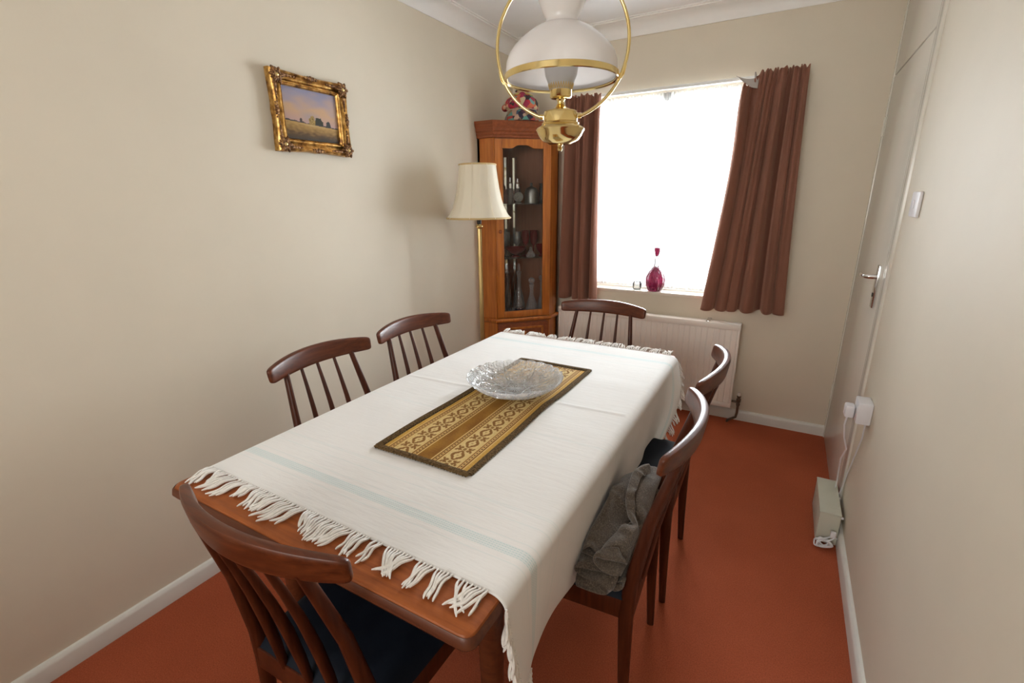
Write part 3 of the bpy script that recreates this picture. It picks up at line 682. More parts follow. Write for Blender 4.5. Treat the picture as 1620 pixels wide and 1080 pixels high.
# folds of the crumpled knit, row by row: x, y, z in tenths of a millimetre from (-0.37, 0.90, 0.45)
JUMPER_POINTS = [
 1060,620,57,987,658,215,1004,800,249,1021,912,248,1027,1016,251,1022,1127,255,1030,1234,259,1037,1357,270,1047,1471,270,1050,1581,270,1058,1697,246,1065,1834,272,1057,1972,272,1033,2115,270,1015,2230,311,975,2316,266,954,2421,265,939,2532,258,942,2665,247,944,2817,250,937,2964,253,921,3090,248,900,3194,246,877,3296,240,857,3388,250,846,3495,250,827,3617,244,800,3746,232,770,3873,251,733,3991,254,690,4098,266,665,4162,344,610,4223,273,555,4331,277,521,4459,271,499,4583,325,498,4697,271,
 1345,681,233,1265,716,375,1326,847,331,1353,986,302,1366,1101,294,1368,1218,275,1372,1336,276,1376,1466,266,1377,1580,273,1367,1677,283,1356,1778,298,1360,1896,314,1368,2025,336,1349,2168,327,1327,2297,305,1292,2403,268,1268,2518,265,1242,2637,260,1249,2762,282,1254,2913,298,1246,3067,306,1230,3210,292,1203,3322,281,1186,3431,277,1169,3537,250,1153,3649,262,1113,3778,250,1085,3909,266,1059,4041,273,1023,4163,274,981,4270,274,922,4358,270,858,4444,271,806,4545,286,780,4657,323,763,4775,364,731,4893,403,
 1332,632,456,1371,766,542,1342,918,525,1315,1063,511,1300,1191,497,1277,1316,483,1268,1428,479,1264,1536,481,1276,1622,488,1267,1708,490,1251,1789,488,1225,1881,480,1199,2014,450,1173,2159,432,1155,2296,417,1137,2427,411,1122,2552,422,1105,2670,431,1088,2801,427,1071,2949,416,1060,3106,408,1046,3256,402,1023,3375,400,1007,3484,410,1006,3587,415,1002,3703,421,977,3824,431,944,3947,447,928,4070,470,917,4188,489,925,4304,499,894,4403,490,859,4488,503,831,4576,519,802,4674,550,772,4785,585,734,4897,620,
 1280,625,540,1257,778,524,1243,933,484,1223,1083,428,1203,1237,421,1181,1378,417,1175,1508,401,1170,1613,395,1163,1688,404,1144,1744,449,1156,1829,430,1145,1917,396,1112,2030,384,1058,2161,410,1037,2311,394,1022,2457,374,1028,2596,348,1021,2728,344,1011,2856,348,993,2995,352,981,3148,338,963,3300,324,948,3444,333,928,3556,339,922,3657,341,921,3768,333,919,3895,333,906,4029,349,882,4159,374,830,4261,420,794,4335,502,775,4421,516,737,4513,517,722,4597,537,698,4685,577,678,4777,635,655,4868,556,
 1117,621,383,1110,760,345,1086,932,339,1035,1086,341,997,1249,336,971,1402,330,961,1534,325,958,1633,323,961,1711,296,953,1790,292,938,1862,309,919,1948,305,879,2054,327,831,2182,365,810,2330,336,794,2476,321,787,2617,310,783,2749,308,776,2873,310,768,3011,305,755,3166,310,735,3317,342,712,3458,351,701,3581,338,696,3684,322,696,3792,307,692,3910,346,678,4035,347,668,4105,454,613,4208,484,569,4299,507,543,4376,532,518,4450,554,500,4536,571,477,4625,593,455,4730,613,442,4845,627,
 802,601,283,780,740,270,747,893,287,717,1052,258,682,1214,281,661,1373,260,648,1507,262,642,1608,266,633,1690,278,619,1768,282,597,1855,284,577,1945,273,542,2045,259,511,2177,256,487,2327,260,471,2479,264,465,2622,260,460,2751,270,455,2867,263,445,2996,267,431,3145,277,416,3295,271,400,3437,263,391,3558,268,387,3661,273,384,3762,309,387,3880,277,373,3978,350,397,4091,287,383,4204,271,371,4305,270,367,4389,275,364,4478,277,372,4570,283,385,4668,290,404,4777,297,411,4894,304,
 493,588,259,468,699,244,438,857,263,407,1006,265,377,1165,278,358,1321,268,344,1457,266,336,1566,264,325,1652,262,304,1739,258,278,1845,258,247,1945,262,217,2050,266,190,2183,272,171,2331,275,163,2480,268,161,2619,267,157,2744,271,152,2853,272,142,2971,277,129,3110,286,115,3255,299,103,3392,310,101,3510,314,94,3612,305,101,3720,292,100,3843,278,100,3963,278,110,4104,293,93,4215,338,91,4307,375,91,4394,391,91,4486,381,92,4582,366,97,4691,354,106,4809,351,109,4930,360,
 310,593,287,282,701,275,255,827,274,228,967,283,204,1111,306,193,1256,324,190,1390,345,188,1509,352,183,1614,370,175,1721,386,162,1829,401,140,1946,409,126,2062,421,120,2197,436,122,2338,441,124,2483,430,133,2613,428,141,2732,434,143,2836,439,138,2947,445,134,3079,457,129,3221,470,128,3358,478,130,3481,475,139,3582,463,157,3686,445,207,3794,400,164,3917,432,147,4046,467,161,4167,488,186,4262,506,193,4357,517,182,4457,517,171,4567,514,161,4690,514,156,4817,521,210,4929,513,
 372,634,377,322,729,366,278,832,368,272,951,374,270,1081,383,275,1211,389,288,1337,391,295,1459,387,295,1584,386,284,1708,391,269,1832,396,252,1953,396,243,2072,408,238,2203,388,237,2336,377,242,2471,366,245,2598,372,247,2711,371,249,2810,378,246,2918,398,240,3047,419,229,3184,419,226,3318,423,237,3433,458,247,3533,463,256,3634,482,261,3760,498,257,3898,491,239,4009,415,244,4134,412,246,4235,410,259,4327,421,271,4434,442,279,4559,473,275,4692,521,227,4802,603,291,4857,506,
 600,729,329,557,810,356,513,874,414,512,956,358,513,1065,354,519,1174,394,531,1289,361,538,1413,351,537,1546,352,526,1679,354,511,1813,358,497,1944,355,488,2064,344,488,2189,343,492,2321,350,500,2447,356,508,2562,355,510,2666,361,509,2765,371,500,2872,359,487,3000,362,478,3136,371,475,3270,379,479,3392,373,487,3496,374,492,3601,386,494,3725,397,495,3861,405,488,3984,464,456,4077,541,462,4176,534,451,4267,578,451,4375,613,451,4505,648,440,4642,701,429,4783,746,410,4908,717,
 822,782,555,815,880,524,816,952,488,808,1026,442,833,1039,368,836,1128,411,851,1233,393,858,1362,387,857,1508,385,847,1657,382,836,1789,372,822,1929,386,812,2051,404,801,2166,448,813,2287,444,828,2403,422,831,2512,441,833,2613,440,838,2703,399,821,2807,422,814,2935,401,805,3071,400,800,3212,413,797,3341,442,801,3448,462,807,3552,451,812,3672,431,802,3795,479,796,3916,523,775,4026,573,770,4123,622,768,4227,645,770,4352,665,770,4492,695,765,4639,714,756,4783,734,735,4909,742,
 1051,706,431,1049,807,412,1066,878,429,1069,952,457,1065,1014,511,1111,1074,457,1116,1178,468,1116,1304,469,1112,1457,472,1105,1615,472,1075,1760,500,1090,1894,475,1087,2013,483,1076,2144,502,1101,2250,503,1100,2354,511,1096,2463,557,1109,2534,499,1090,2624,528,1079,2735,521,1067,2861,499,1057,2999,491,1059,3147,476,1064,3283,471,1070,3402,472,1074,3511,473,1073,3621,485,1067,3746,494,1063,3864,511,1043,3980,526,1029,4092,532,1024,4212,547,1019,4351,553,989,4493,531,971,4638,532,963,4775,549,961,4894,577,
 1076,673,563,1128,713,490,1132,790,523,1143,866,537,1170,936,561,1182,1015,564,1188,1117,575,1201,1247,568,1199,1405,581,1194,1566,581,1190,1715,584,1197,1849,575,1217,1958,565,1225,2067,579,1236,2187,584,1246,2294,543,1218,2390,489,1255,2482,534,1241,2579,540,1215,2675,493,1208,2799,497,1198,2935,475,1193,3082,443,1185,3226,405,1182,3353,393,1176,3470,384,1169,3581,381,1148,3698,384,1140,3811,396,1133,3927,414,1124,4047,425,1104,4180,433,1094,4325,435,1088,4472,437,1074,4610,440,1060,4736,446,1041,4848,457,
 966,674,432,989,652,541,1000,735,573,1010,827,594,1021,903,599,1027,985,584,1034,1085,522,1048,1205,502,1052,1368,514,1053,1521,531,1052,1659,565,1055,1788,581,1076,1893,560,1092,1988,599,1124,2092,551,1138,2204,590,1149,2315,609,1157,2422,632,1146,2525,641,1127,2631,628,1115,2749,608,1111,2877,590,1121,3027,573,1137,3176,560,1155,3308,558,1166,3424,546,1170,3526,551,1171,3625,555,1170,3729,561,1167,3845,580,1159,3977,581,1145,4128,577,1134,4281,578,1121,4424,579,1107,4552,580,1093,4665,584,1079,4769,591,
 711,509,386,746,621,376,743,691,445,737,738,534,742,840,550,740,932,559,757,1035,527,774,1156,487,783,1298,450,786,1451,447,791,1588,457,801,1713,461,815,1819,460,831,1919,482,843,2031,500,856,2139,558,873,2255,551,879,2369,553,865,2474,566,856,2576,534,842,2686,519,832,2812,515,840,2956,498,850,3114,498,858,3253,519,866,3371,546,869,3475,564,872,3566,552,875,3668,539,883,3770,589,884,3904,635,891,4048,692,898,4202,727,898,4339,746,898,4452,762,894,4556,771,888,4652,780,
 425,452,185,443,468,314,445,560,385,435,656,438,436,760,456,437,865,488,448,970,459,453,1099,483,460,1246,479,462,1382,453,468,1508,448,479,1618,447,492,1717,437,505,1824,447,523,1937,446,544,2062,452,557,2190,456,558,2314,458,548,2427,454,531,2530,451,513,2630,453,503,2751,458,506,2890,447,513,3043,452,520,3195,469,525,3311,518,533,3411,500,535,3512,488,541,3616,482,557,3736,502,564,3878,534,563,4011,625,566,4143,716,566,4267,754,567,4366,788,569,4460,816,571,4547,842,
 262,235,236,205,358,261,205,478,306,204,590,351,208,685,423,205,798,448,210,913,440,217,1044,467,216,1179,476,216,1312,481,221,1434,486,229,1540,489,240,1638,490,251,1745,507,274,1863,516,290,1995,498,299,2131,482,296,2261,459,285,2380,457,269,2480,454,254,2577,458,245,2685,468,251,2817,483,259,2962,507,259,3113,506,260,3241,518,270,3347,535,276,3453,539,309,3545,588,314,3667,562,322,3812,597,313,3979,582,315,4122,646,341,4246,619,345,4345,647,350,4434,668,353,4518,699,
 267,125,327,205,251,347,150,378,370,125,502,403,101,617,429,91,737,439,91,863,427,98,994,420,108,1131,413,117,1256,409,133,1369,407,138,1471,415,133,1570,430,145,1674,458,167,1797,474,180,1931,485,189,2077,493,198,2213,513,191,2330,527,183,2432,530,187,2522,548,175,2620,551,187,2739,571,164,2881,565,189,3028,588,165,3159,576,172,3272,587,184,3381,600,193,3495,612,248,3609,644,212,3752,609,207,3918,592,218,4077,585,229,4211,584,240,4316,588,253,4410,599,266,4500,621,
 461,154,315,387,275,280,345,359,389,317,493,422,283,600,470,255,707,514,214,811,544,185,941,564,160,1062,577,134,1179,578,114,1283,572,99,1382,573,89,1483,591,88,1591,606,94,1727,605,104,1869,607,104,2027,605,94,2164,627,104,2272,660,96,2360,668,99,2454,687,105,2549,708,109,2657,724,99,2803,725,105,2950,742,98,3088,734,101,3205,747,114,3311,762,133,3428,781,163,3559,810,146,3711,781,125,3876,754,107,4037,725,114,4178,718,118,4290,714,128,4391,721,154,4482,754,
 697,296,152,676,408,249,665,387,399,629,492,481,592,601,532,557,707,570,527,814,585,501,949,574,475,1055,605,449,1154,570,424,1250,581,403,1342,604,385,1420,550,377,1535,542,377,1678,541,379,1839,564,379,2002,568,376,2148,553,373,2255,536,364,2346,516,363,2435,525,362,2524,532,362,2629,542,364,2767,557,364,2922,573,369,3057,589,373,3172,596,384,3279,613,400,3391,621,420,3519,637,424,3677,628,425,3841,671,414,4002,713,409,4128,788,415,4250,766,398,4318,839,354,4340,932,
 1032,350,169,1010,452,284,966,538,400,953,547,535,909,617,618,881,721,634,851,834,646,827,962,653,806,1067,620,779,1158,583,751,1250,596,717,1308,531,705,1403,573,691,1514,526,689,1666,530,693,1833,548,696,1999,556,696,2133,596,700,2235,582,689,2326,584,688,2414,586,684,2503,589,692,2607,575,693,2747,581,694,2907,569,699,3047,564,704,3162,573,717,3259,611,732,3366,636,750,3492,639,759,3642,600,750,3818,654,741,3962,726,735,4085,808,689,4143,907,631,4167,1001,550,4115,1053,
 1023,331,401,1180,367,423,1179,508,493,1185,619,558,1132,688,636,1110,780,643,1082,874,699,1075,989,650,1051,1092,610,1017,1188,578,991,1275,555,932,1341,606,925,1414,530,901,1541,573,843,1652,671,852,1833,684,866,1990,687,885,2121,710,890,2231,703,884,2318,704,882,2398,707,884,2487,705,892,2603,692,909,2743,646,923,2898,616,939,3037,602,946,3152,603,957,3251,615,971,3349,644,981,3474,643,984,3622,624,975,3779,704,886,3842,824,769,3887,901,651,3923,918,559,3985,892,458,4032,868,
 1068,242,434,1143,349,525,1177,472,597,1195,586,659,1203,692,711,1186,794,714,1181,914,729,1166,1031,690,1143,1131,650,1104,1237,629,1067,1335,599,1010,1414,630,896,1419,621,977,1529,650,951,1682,617,933,1841,600,929,1999,617,937,2126,632,958,2228,641,968,2307,645,963,2386,660,977,2474,670,997,2587,666,1022,2737,655,1028,2903,642,1042,3043,624,1050,3159,617,1058,3259,608,1067,3356,611,1082,3472,612,1076,3603,672,1005,3709,777,866,3746,864,737,3798,867,672,3894,827,573,3937,805,465,3934,850,
 978,186,612,985,336,665,987,475,697,989,592,718,991,695,730,987,790,737,978,913,734,972,1036,715,953,1141,705,903,1228,642,920,1248,734,879,1349,774,839,1456,802,865,1584,813,929,1718,813,995,1853,796,1033,1987,789,1062,2101,796,1082,2200,802,1097,2280,809,1104,2365,819,1108,2468,832,1122,2595,830,1159,2756,790,1185,2924,759,1218,3054,725,1245,3156,667,1235,3245,711,1223,3344,733,1151,3428,784,1033,3491,838,910,3528,729,790,3617,693,691,3701,691,611,3715,756,570,3738,850,542,3768,952,
 654,233,587,674,393,574,666,521,636,672,638,654,665,718,713,671,817,705,666,924,707,657,1055,705,644,1169,667,620,1248,756,619,1354,713,613,1451,641,619,1567,617,636,1695,641,662,1832,665,686,1949,732,717,2066,756,744,2167,766,765,2259,764,781,2338,772,788,2427,775,794,2530,776,813,2660,764,848,2808,699,881,2978,666,903,3113,671,942,3103,770,960,3156,846,976,3248,904,913,3224,793,784,3276,808,635,3343,829,530,3434,795,625,3488,864,714,3484,946,801,3524,944,823,3626,911,
 341,286,522,364,436,499,351,570,553,349,683,613,357,784,635,374,877,620,345,942,702,338,1071,716,326,1191,663,318,1319,692,313,1439,646,316,1566,643,324,1686,640,337,1807,658,359,1934,653,393,2049,655,432,2151,647,465,2239,630,479,2328,635,495,2412,636,503,2495,640,511,2599,642,514,2732,658,537,2894,685,572,3052,728,671,3005,821,634,3130,801,646,3217,871,678,3229,983,722,3319,1036,763,3464,1077,599,3514,1101,504,3602,1097,484,3721,1056,577,3748,1069,638,3689,1147,728,3701,1201,
 143,381,519,204,488,624,136,584,539,134,715,563,133,808,621,187,871,693,144,972,663,131,1103,681,123,1246,688,116,1388,690,125,1524,689,130,1655,687,138,1779,687,151,1904,686,179,2027,680,211,2135,677,250,2228,672,278,2302,660,280,2387,649,291,2462,672,295,2554,685,333,2649,735,329,2788,728,368,2935,799,475,3007,900,577,3029,1005,637,3151,991,527,3196,1030,509,3300,1095,553,3422,1142,626,3532,1234,622,3684,1250,490,3720,1292,482,3817,1268,504,3895,1200,592,3865,1222,659,3873,1134,
 83,384,620,108,533,675,207,610,623,122,682,674,92,787,721,91,893,751,119,1012,753,117,1144,779,121,1290,790,125,1435,794,127,1575,796,131,1709,794,140,1840,789,157,1965,792,182,2097,782,219,2202,779,264,2290,766,334,2352,749,323,2430,752,247,2481,775,230,2572,784,219,2691,782,265,2814,841,351,2920,929,430,3031,1018,529,3110,1074,644,3173,1098,532,3189,1144,540,3296,1208,548,3418,1284,571,3565,1358,587,3719,1370,606,3790,1284,571,3880,1307,567,3973,1285,629,3979,1198,737,3930,1190,
 302,359,724,304,478,809,301,601,836,306,705,812,308,803,814,299,916,843,302,1043,875,306,1183,895,303,1326,923,298,1467,947,298,1605,957,300,1736,964,308,1865,967,323,1996,973,354,2113,977,380,2225,978,406,2327,974,428,2413,968,452,2496,941,471,2563,879,473,2655,848,397,2624,948,374,2701,1040,464,2802,1117,557,2910,1183,652,2970,1229,709,3057,1274,722,3177,1289,753,3309,1299,771,3458,1322,802,3618,1342,807,3772,1339,820,3882,1341,806,3981,1341,798,4079,1325,775,4165,1272,722,4196,1191,
 646,422,710,638,557,743,630,664,794,625,773,789,624,875,791,612,990,796,609,1118,809,612,1259,851,616,1395,892,612,1532,903,605,1650,851,608,1774,844,616,1901,836,633,2037,836,655,2173,844,682,2291,838,727,2394,838,760,2473,856,787,2546,878,798,2630,918,762,2601,1023,725,2705,1005,681,2802,914,684,2950,898,756,3076,950,833,3150,993,909,3207,1039,959,3288,1088,907,3378,1018,958,3519,1064,883,3661,1020,836,3813,1007,840,3927,1005,876,4023,1000,900,4111,989,926,4201,965,980,4280,976,
 962,479,797,959,618,801,951,734,811,941,840,812,931,947,805,917,1060,796,912,1192,800,920,1326,851,918,1469,886,904,1590,901,909,1699,902,915,1809,889,926,1922,870,945,2055,862,966,2185,861,984,2305,876,1026,2378,951,1048,2450,1002,1068,2523,1040,1100,2605,1040,1078,2683,954,1022,2743,869,968,2842,798,965,2977,772,1043,3074,827,1128,3117,871,1192,3186,892,1190,3292,879,1170,3413,881,1178,3566,858,1104,3713,817,1041,3844,778,1029,3970,759,1114,4032,792,1172,4101,828,1230,4161,875,1295,4226,929,
 766,528,834,787,644,893,781,763,908,776,874,911,783,985,916,784,1106,926,781,1233,953,799,1362,1008,815,1490,1048,812,1616,1057,803,1740,1050,815,1858,1032,819,1980,1007,830,2118,989,853,2258,984,868,2385,1007,915,2404,1109,931,2492,1149,930,2581,1152,932,2674,1118,943,2778,1060,864,2815,961,842,2942,914,960,2973,965,1071,3031,1020,1134,3101,1046,1162,3194,1057,1178,3313,1060,1186,3450,1046,1145,3602,1027,1075,3753,991,992,3882,951,1061,3998,948,1179,3982,963,1272,4020,969,1325,4086,1019,1372,4174,1087,
 674,579,904,670,707,882,669,825,876,662,936,887,661,1050,901,659,1173,920,664,1312,954,674,1432,1039,690,1560,1004,702,1682,996,699,1791,985,700,1902,967,702,2024,942,710,2173,944,738,2326,983,792,2356,1107,798,2464,1145,808,2556,1126,818,2636,1087,815,2732,1081,823,2841,1083,742,2877,991,854,2933,1041,936,3023,1080,1009,3119,1107,1081,3177,1152,1061,3270,1112,1085,3372,1118,1130,3491,1151,1043,3609,1095,996,3773,1073,976,3932,1055,1100,4008,1053,1157,4104,1005,1203,4038,1080,1277,4060,1141,1253,4134,1045,
 427,654,945,426,782,943,426,895,953,425,1006,975,417,1121,970,418,1245,996,429,1383,1033,439,1520,1064,443,1634,1015,446,1745,1003,448,1851,1000,451,1957,1004,462,2076,1025,483,2217,1063,562,2270,1175,528,2390,1119,536,2500,1113,541,2596,1121,552,2683,1126,564,2774,1159,651,2716,1228,682,2843,1244,769,2950,1285,856,3043,1324,845,3162,1304,881,3251,1325,912,3340,1334,921,3442,1325,964,3555,1346,1002,3705,1330,1021,3868,1302,1041,4020,1276,1054,4153,1243,974,4184,1147,1054,4246,1158,1124,4272,1221,1207,4350,1187,
 115,734,828,112,866,862,107,982,905,106,1089,948,103,1202,993,101,1315,1032,103,1449,1065,116,1582,1093,137,1699,1117,157,1799,1148,175,1892,1178,199,1984,1212,222,2085,1254,250,2209,1303,282,2337,1352,336,2447,1394,429,2498,1438,356,2559,1406,352,2650,1404,436,2683,1458,490,2757,1514,556,2860,1548,581,2990,1553,605,3123,1533,622,3247,1528,638,3350,1528,655,3451,1520,674,3555,1522,699,3681,1507,732,3823,1478,762,3979,1458,780,4123,1435,789,4248,1390,801,4355,1353,832,4433,1294,886,4502,1237,945,4567,1174,
 299,727,1048,235,814,1118,214,920,1169,229,1035,1204,232,1146,1241,226,1264,1277,246,1393,1300,260,1519,1323,266,1625,1351,269,1716,1390,277,1801,1421,287,1884,1456,297,1978,1502,304,2093,1556,306,2214,1609,299,2329,1654,291,2436,1688,270,2534,1687,250,2627,1682,243,2735,1679,248,2846,1644,273,2941,1573,313,3029,1469,340,3164,1437,363,3280,1406,387,3387,1383,414,3499,1366,431,3618,1366,444,3746,1407,474,3882,1393,510,4012,1349,552,4122,1284,581,4222,1222,628,4289,1151,676,4347,1085,716,4418,1024,760,4504,963,
 398,726,1160,382,851,1142,346,958,1106,376,1040,1185,372,1159,1209,331,1274,1181,375,1380,1249,392,1503,1287,398,1610,1317,404,1700,1353,412,1777,1400,422,1860,1437,432,1957,1475,439,2071,1518,440,2190,1559,431,2306,1593,425,2416,1627,417,2519,1657,390,2609,1621,392,2697,1680,392,2816,1686,396,2945,1660,411,3057,1583,359,3182,1588,342,3301,1553,325,3413,1517,314,3531,1476,304,3657,1436,302,3785,1376,357,3889,1305,427,3979,1244,469,4075,1188,498,4166,1134,525,4248,1076,556,4328,1020,589,4415,966,622,4522,934,
 502,687,1082,477,806,1055,460,924,1042,456,1037,1075,460,1153,1102,469,1247,1182,477,1371,1147,487,1495,1176,490,1605,1207,492,1700,1238,485,1785,1268,477,1873,1299,468,1966,1330,465,2072,1369,467,2185,1410,475,2300,1449,485,2411,1492,527,2479,1577,526,2586,1603,505,2693,1602,526,2796,1663,530,2923,1692,508,3059,1686,475,3190,1667,449,3310,1641,426,3431,1607,404,3564,1572,390,3699,1533,374,3828,1492,378,3945,1437,389,4044,1368,400,4132,1311,409,4213,1252,419,4289,1181,431,4361,1099,448,4432,1010,476,4505,923,
 761,626,994,747,743,1016,731,858,1032,728,971,1061,734,1085,1083,735,1205,1094,754,1322,1132,772,1443,1166,773,1564,1176,770,1672,1182,751,1772,1175,733,1864,1172,717,1958,1181,699,2063,1193,692,2175,1219,699,2291,1259,724,2393,1326,759,2480,1408,741,2594,1416,760,2686,1480,760,2804,1507,762,2930,1532,757,3063,1553,743,3193,1576,727,3316,1600,705,3449,1621,677,3597,1617,653,3744,1607,634,3877,1584,626,3996,1559,623,4096,1528,622,4185,1495,619,4273,1451,617,4361,1389,612,4453,1314,617,4542,1227,629,4628,1142,
 1059,571,838,1047,687,869,1032,804,890,1012,922,889,986,1039,866,988,1160,881,1013,1276,928,1037,1394,973,1046,1523,995,1044,1644,1000,1035,1752,1001,1027,1853,1009,1019,1948,1022,1008,2049,1039,999,2161,1057,984,2283,1059,1024,2365,1153,1040,2481,1209,1037,2598,1245,1007,2711,1248,999,2831,1268,997,2956,1290,1002,3083,1322,998,3210,1355,994,3329,1396,989,3458,1443,978,3606,1479,966,3750,1501,954,3877,1511,951,3982,1517,954,4082,1518,960,4174,1522,953,4272,1526,932,4384,1530,905,4505,1495,883,4626,1438,863,4736,1380,
 1308,494,771,1286,614,766,1266,734,769,1249,853,773,1235,973,776,1220,1094,761,1214,1218,760,1198,1348,766,1174,1484,769,1156,1615,767,1144,1736,767,1138,1846,771,1140,1946,784,1151,2045,811,1192,2137,866,1215,2249,917,1221,2374,963,1228,2498,1011,1230,2615,1052,1226,2725,1088,1229,2838,1125,1236,2954,1164,1240,3076,1203,1244,3198,1242,1230,3320,1272,1208,3457,1294,1176,3603,1309,1139,3738,1310,1124,3859,1318,1122,3961,1323,1129,4053,1325,1153,4143,1345,1162,4246,1362,1138,4368,1357,1171,4482,1431,1117,4544,1312,1077,4637,1231,
 1272,397,882,1307,514,877,1320,640,871,1331,766,858,1340,895,842,1341,1026,810,1339,1152,778,1317,1286,755,1285,1429,732,1263,1570,722,1249,1699,718,1241,1815,716,1238,1917,718,1239,2020,727,1233,2133,748,1216,2254,790,1210,2382,837,1211,2511,884,1212,2630,925,1209,2738,963,1211,2846,1001,1210,2953,1040,1212,3061,1082,1216,3171,1119,1217,3285,1149,1215,3414,1173,1215,3551,1193,1217,3678,1214,1218,3789,1240,1220,3886,1256,1230,3980,1258,1234,4076,1258,1234,4190,1262,1236,4321,1279,1234,4466,1316,1215,4602,1380,1209,4638,1252,
 1079,344,814,1117,430,891,1140,554,906,1160,686,914,1180,822,915,1187,958,889,1202,1091,885,1260,1216,917,1287,1368,904,1310,1514,889,1329,1641,873,1345,1749,851,1362,1847,830,1370,1949,825,1369,2062,827,1370,2192,833,1369,2334,853,1371,2476,883,1371,2605,910,1372,2718,937,1373,2824,968,1371,2925,1002,1370,3026,1032,1377,3125,1076,1381,3227,1123,1381,3340,1175,1375,3457,1227,1370,3568,1271,1367,3670,1306,1368,3765,1330,1374,3863,1337,1376,3969,1348,1373,4085,1345,1372,4221,1358,1374,4371,1383,1370,4522,1415,1302,4639,1402,
 790,274,943,802,393,939,838,507,978,885,619,1042,908,767,1043,927,916,1036,971,1050,1075,984,1198,1042,1031,1350,1072,1078,1494,1095,1093,1620,1079,1110,1723,1062,1117,1815,1031,1196,1869,1072,1263,1958,1097,1308,2078,1110,1357,2219,1132,1370,2365,1165,1370,2506,1192,1343,2623,1217,1273,2708,1221,1298,2797,1263,1299,2889,1293,1295,2981,1327,1282,3075,1366,1286,3179,1416,1292,3286,1472,1293,3392,1523,1286,3495,1562,1283,3600,1594,1281,3705,1608,1285,3815,1614,1278,3938,1613,1266,4077,1617,1243,4226,1626,1211,4374,1637,1172,4506,1649,
 612,221,1226,572,315,1169,571,441,1157,583,579,1157,612,731,1168,644,887,1189,677,1037,1209,713,1191,1225,755,1350,1253,788,1495,1260,802,1612,1259,830,1702,1258,857,1798,1263,898,1883,1243,933,1971,1177,974,2093,1173,1024,2237,1170,1078,2343,1282,1180,2350,1402,1175,2468,1452,1169,2570,1500,1159,2665,1533,1149,2760,1558,1133,2839,1580,1117,2925,1610,1096,3024,1640,1070,3130,1665,1040,3238,1682,1011,3351,1690,982,3459,1661,969,3572,1642,972,3685,1666,966,3797,1614,956,3931,1611,938,4073,1617,908,4216,1624,869,4347,1653,
 655,437,1306,751,382,1298,787,373,1186,788,492,1118,808,635,1172,838,789,1227,874,945,1260,918,1107,1267,969,1267,1239,1012,1409,1233,1014,1504,1292,1006,1561,1373,1032,1652,1365,1076,1732,1338,1109,1814,1281,1153,1923,1230,1088,2040,1311,949,2135,1309,952,2290,1348,951,2384,1456,942,2500,1492,932,2588,1544,924,2666,1584,908,2751,1600,894,2835,1618,880,2926,1646,860,3019,1687,835,3123,1719,807,3241,1740,782,3370,1747,761,3494,1719,748,3610,1689,787,3708,1749,777,3833,1745,796,3958,1786,839,4084,1826,937,4185,1833,
 685,531,1290,769,474,1260,862,420,1239,884,445,1118,896,595,1128,897,762,1145,961,895,1229,1008,1052,1284,1048,1219,1288,1098,1348,1252,1109,1443,1297,1087,1478,1379,1114,1561,1392,1146,1638,1365,1178,1724,1343,1217,1825,1299,1097,1912,1344,976,2029,1385,903,2177,1390,854,2312,1430,845,2443,1464,840,2545,1499,833,2623,1538,816,2698,1571,803,2775,1597,793,2860,1620,782,2949,1642,765,3057,1659,742,3181,1676,709,3316,1691,669,3450,1714,676,3567,1750,698,3676,1791,741,3779,1829,793,3882,1867,874,3984,1872,974,4076,1836,
 838,679,1304,897,645,1230,977,598,1188,1070,542,1168,1084,568,1033,1082,732,1051,1079,902,1060,1167,1011,1162,1232,1145,1249,1267,1260,1312,1278,1351,1355,1280,1418,1398,1301,1492,1418,1322,1569,1427,1338,1652,1443,1305,1756,1468,1217,1872,1509,1108,2000,1543,963,2088,1568,838,2186,1590,774,2322,1605,727,2436,1617,700,2524,1642,688,2595,1685,680,2673,1720,673,2757,1754,665,2846,1787,663,2954,1818,656,3087,1851,649,3236,1880,657,3382,1913,690,3503,1945,753,3596,1967,824,3684,1979,894,3774,1991,969,3874,1996,1033,3999,2000,
 1072,912,1285,1120,888,1209,1166,860,1136,1236,811,1086,1347,744,1093,1368,711,948,1365,879,932,1346,1056,907,1350,1221,967,1341,1350,1022,1346,1442,1068,1356,1514,1102,1360,1585,1126,1361,1660,1133,1352,1739,1145,1321,1837,1168,1283,1967,1214,1194,2104,1259,1118,2232,1335,1128,2259,1497,1077,2382,1589,1026,2507,1590,1003,2544,1686,991,2593,1757,989,2678,1774,992,2764,1758,982,2846,1713,983,2951,1747,981,3081,1788,973,3234,1810,963,3386,1792,1006,3448,1897,1008,3507,1798,1016,3601,1744,1076,3697,1752,1079,3816,1716,1106,3954,1707,
]
def jumper():
    V = []; k = 0; bm = B()
    for i in range(JN + 1):
        row = []
        for j in range(JM + 1):
            x, y, z = JUMPER_POINTS[k:k + 3]; k += 3
            row.append(bm.verts.new((-0.37 + x / 10000, 0.90 + y / 10000, 0.45 + z / 10000)))
        V.append(row)
    for i in range(JN):
        for j in range(JM): bm.faces.new((V[i][j], V[i + 1][j], V[i + 1][j + 1], V[i][j + 1]))
    o = link_mesh('jumper', bm, M['knit'], None, 80, fix=False); solid(o, .006)
    s = o.modifiers.new('smooth', 'SUBSURF'); s.levels = 1; s.render_levels = 2
    tag(o, 'grey-brown flecked knitted jumper crumpled on the seat of the right-hand chair', 'jumper')
jumper()

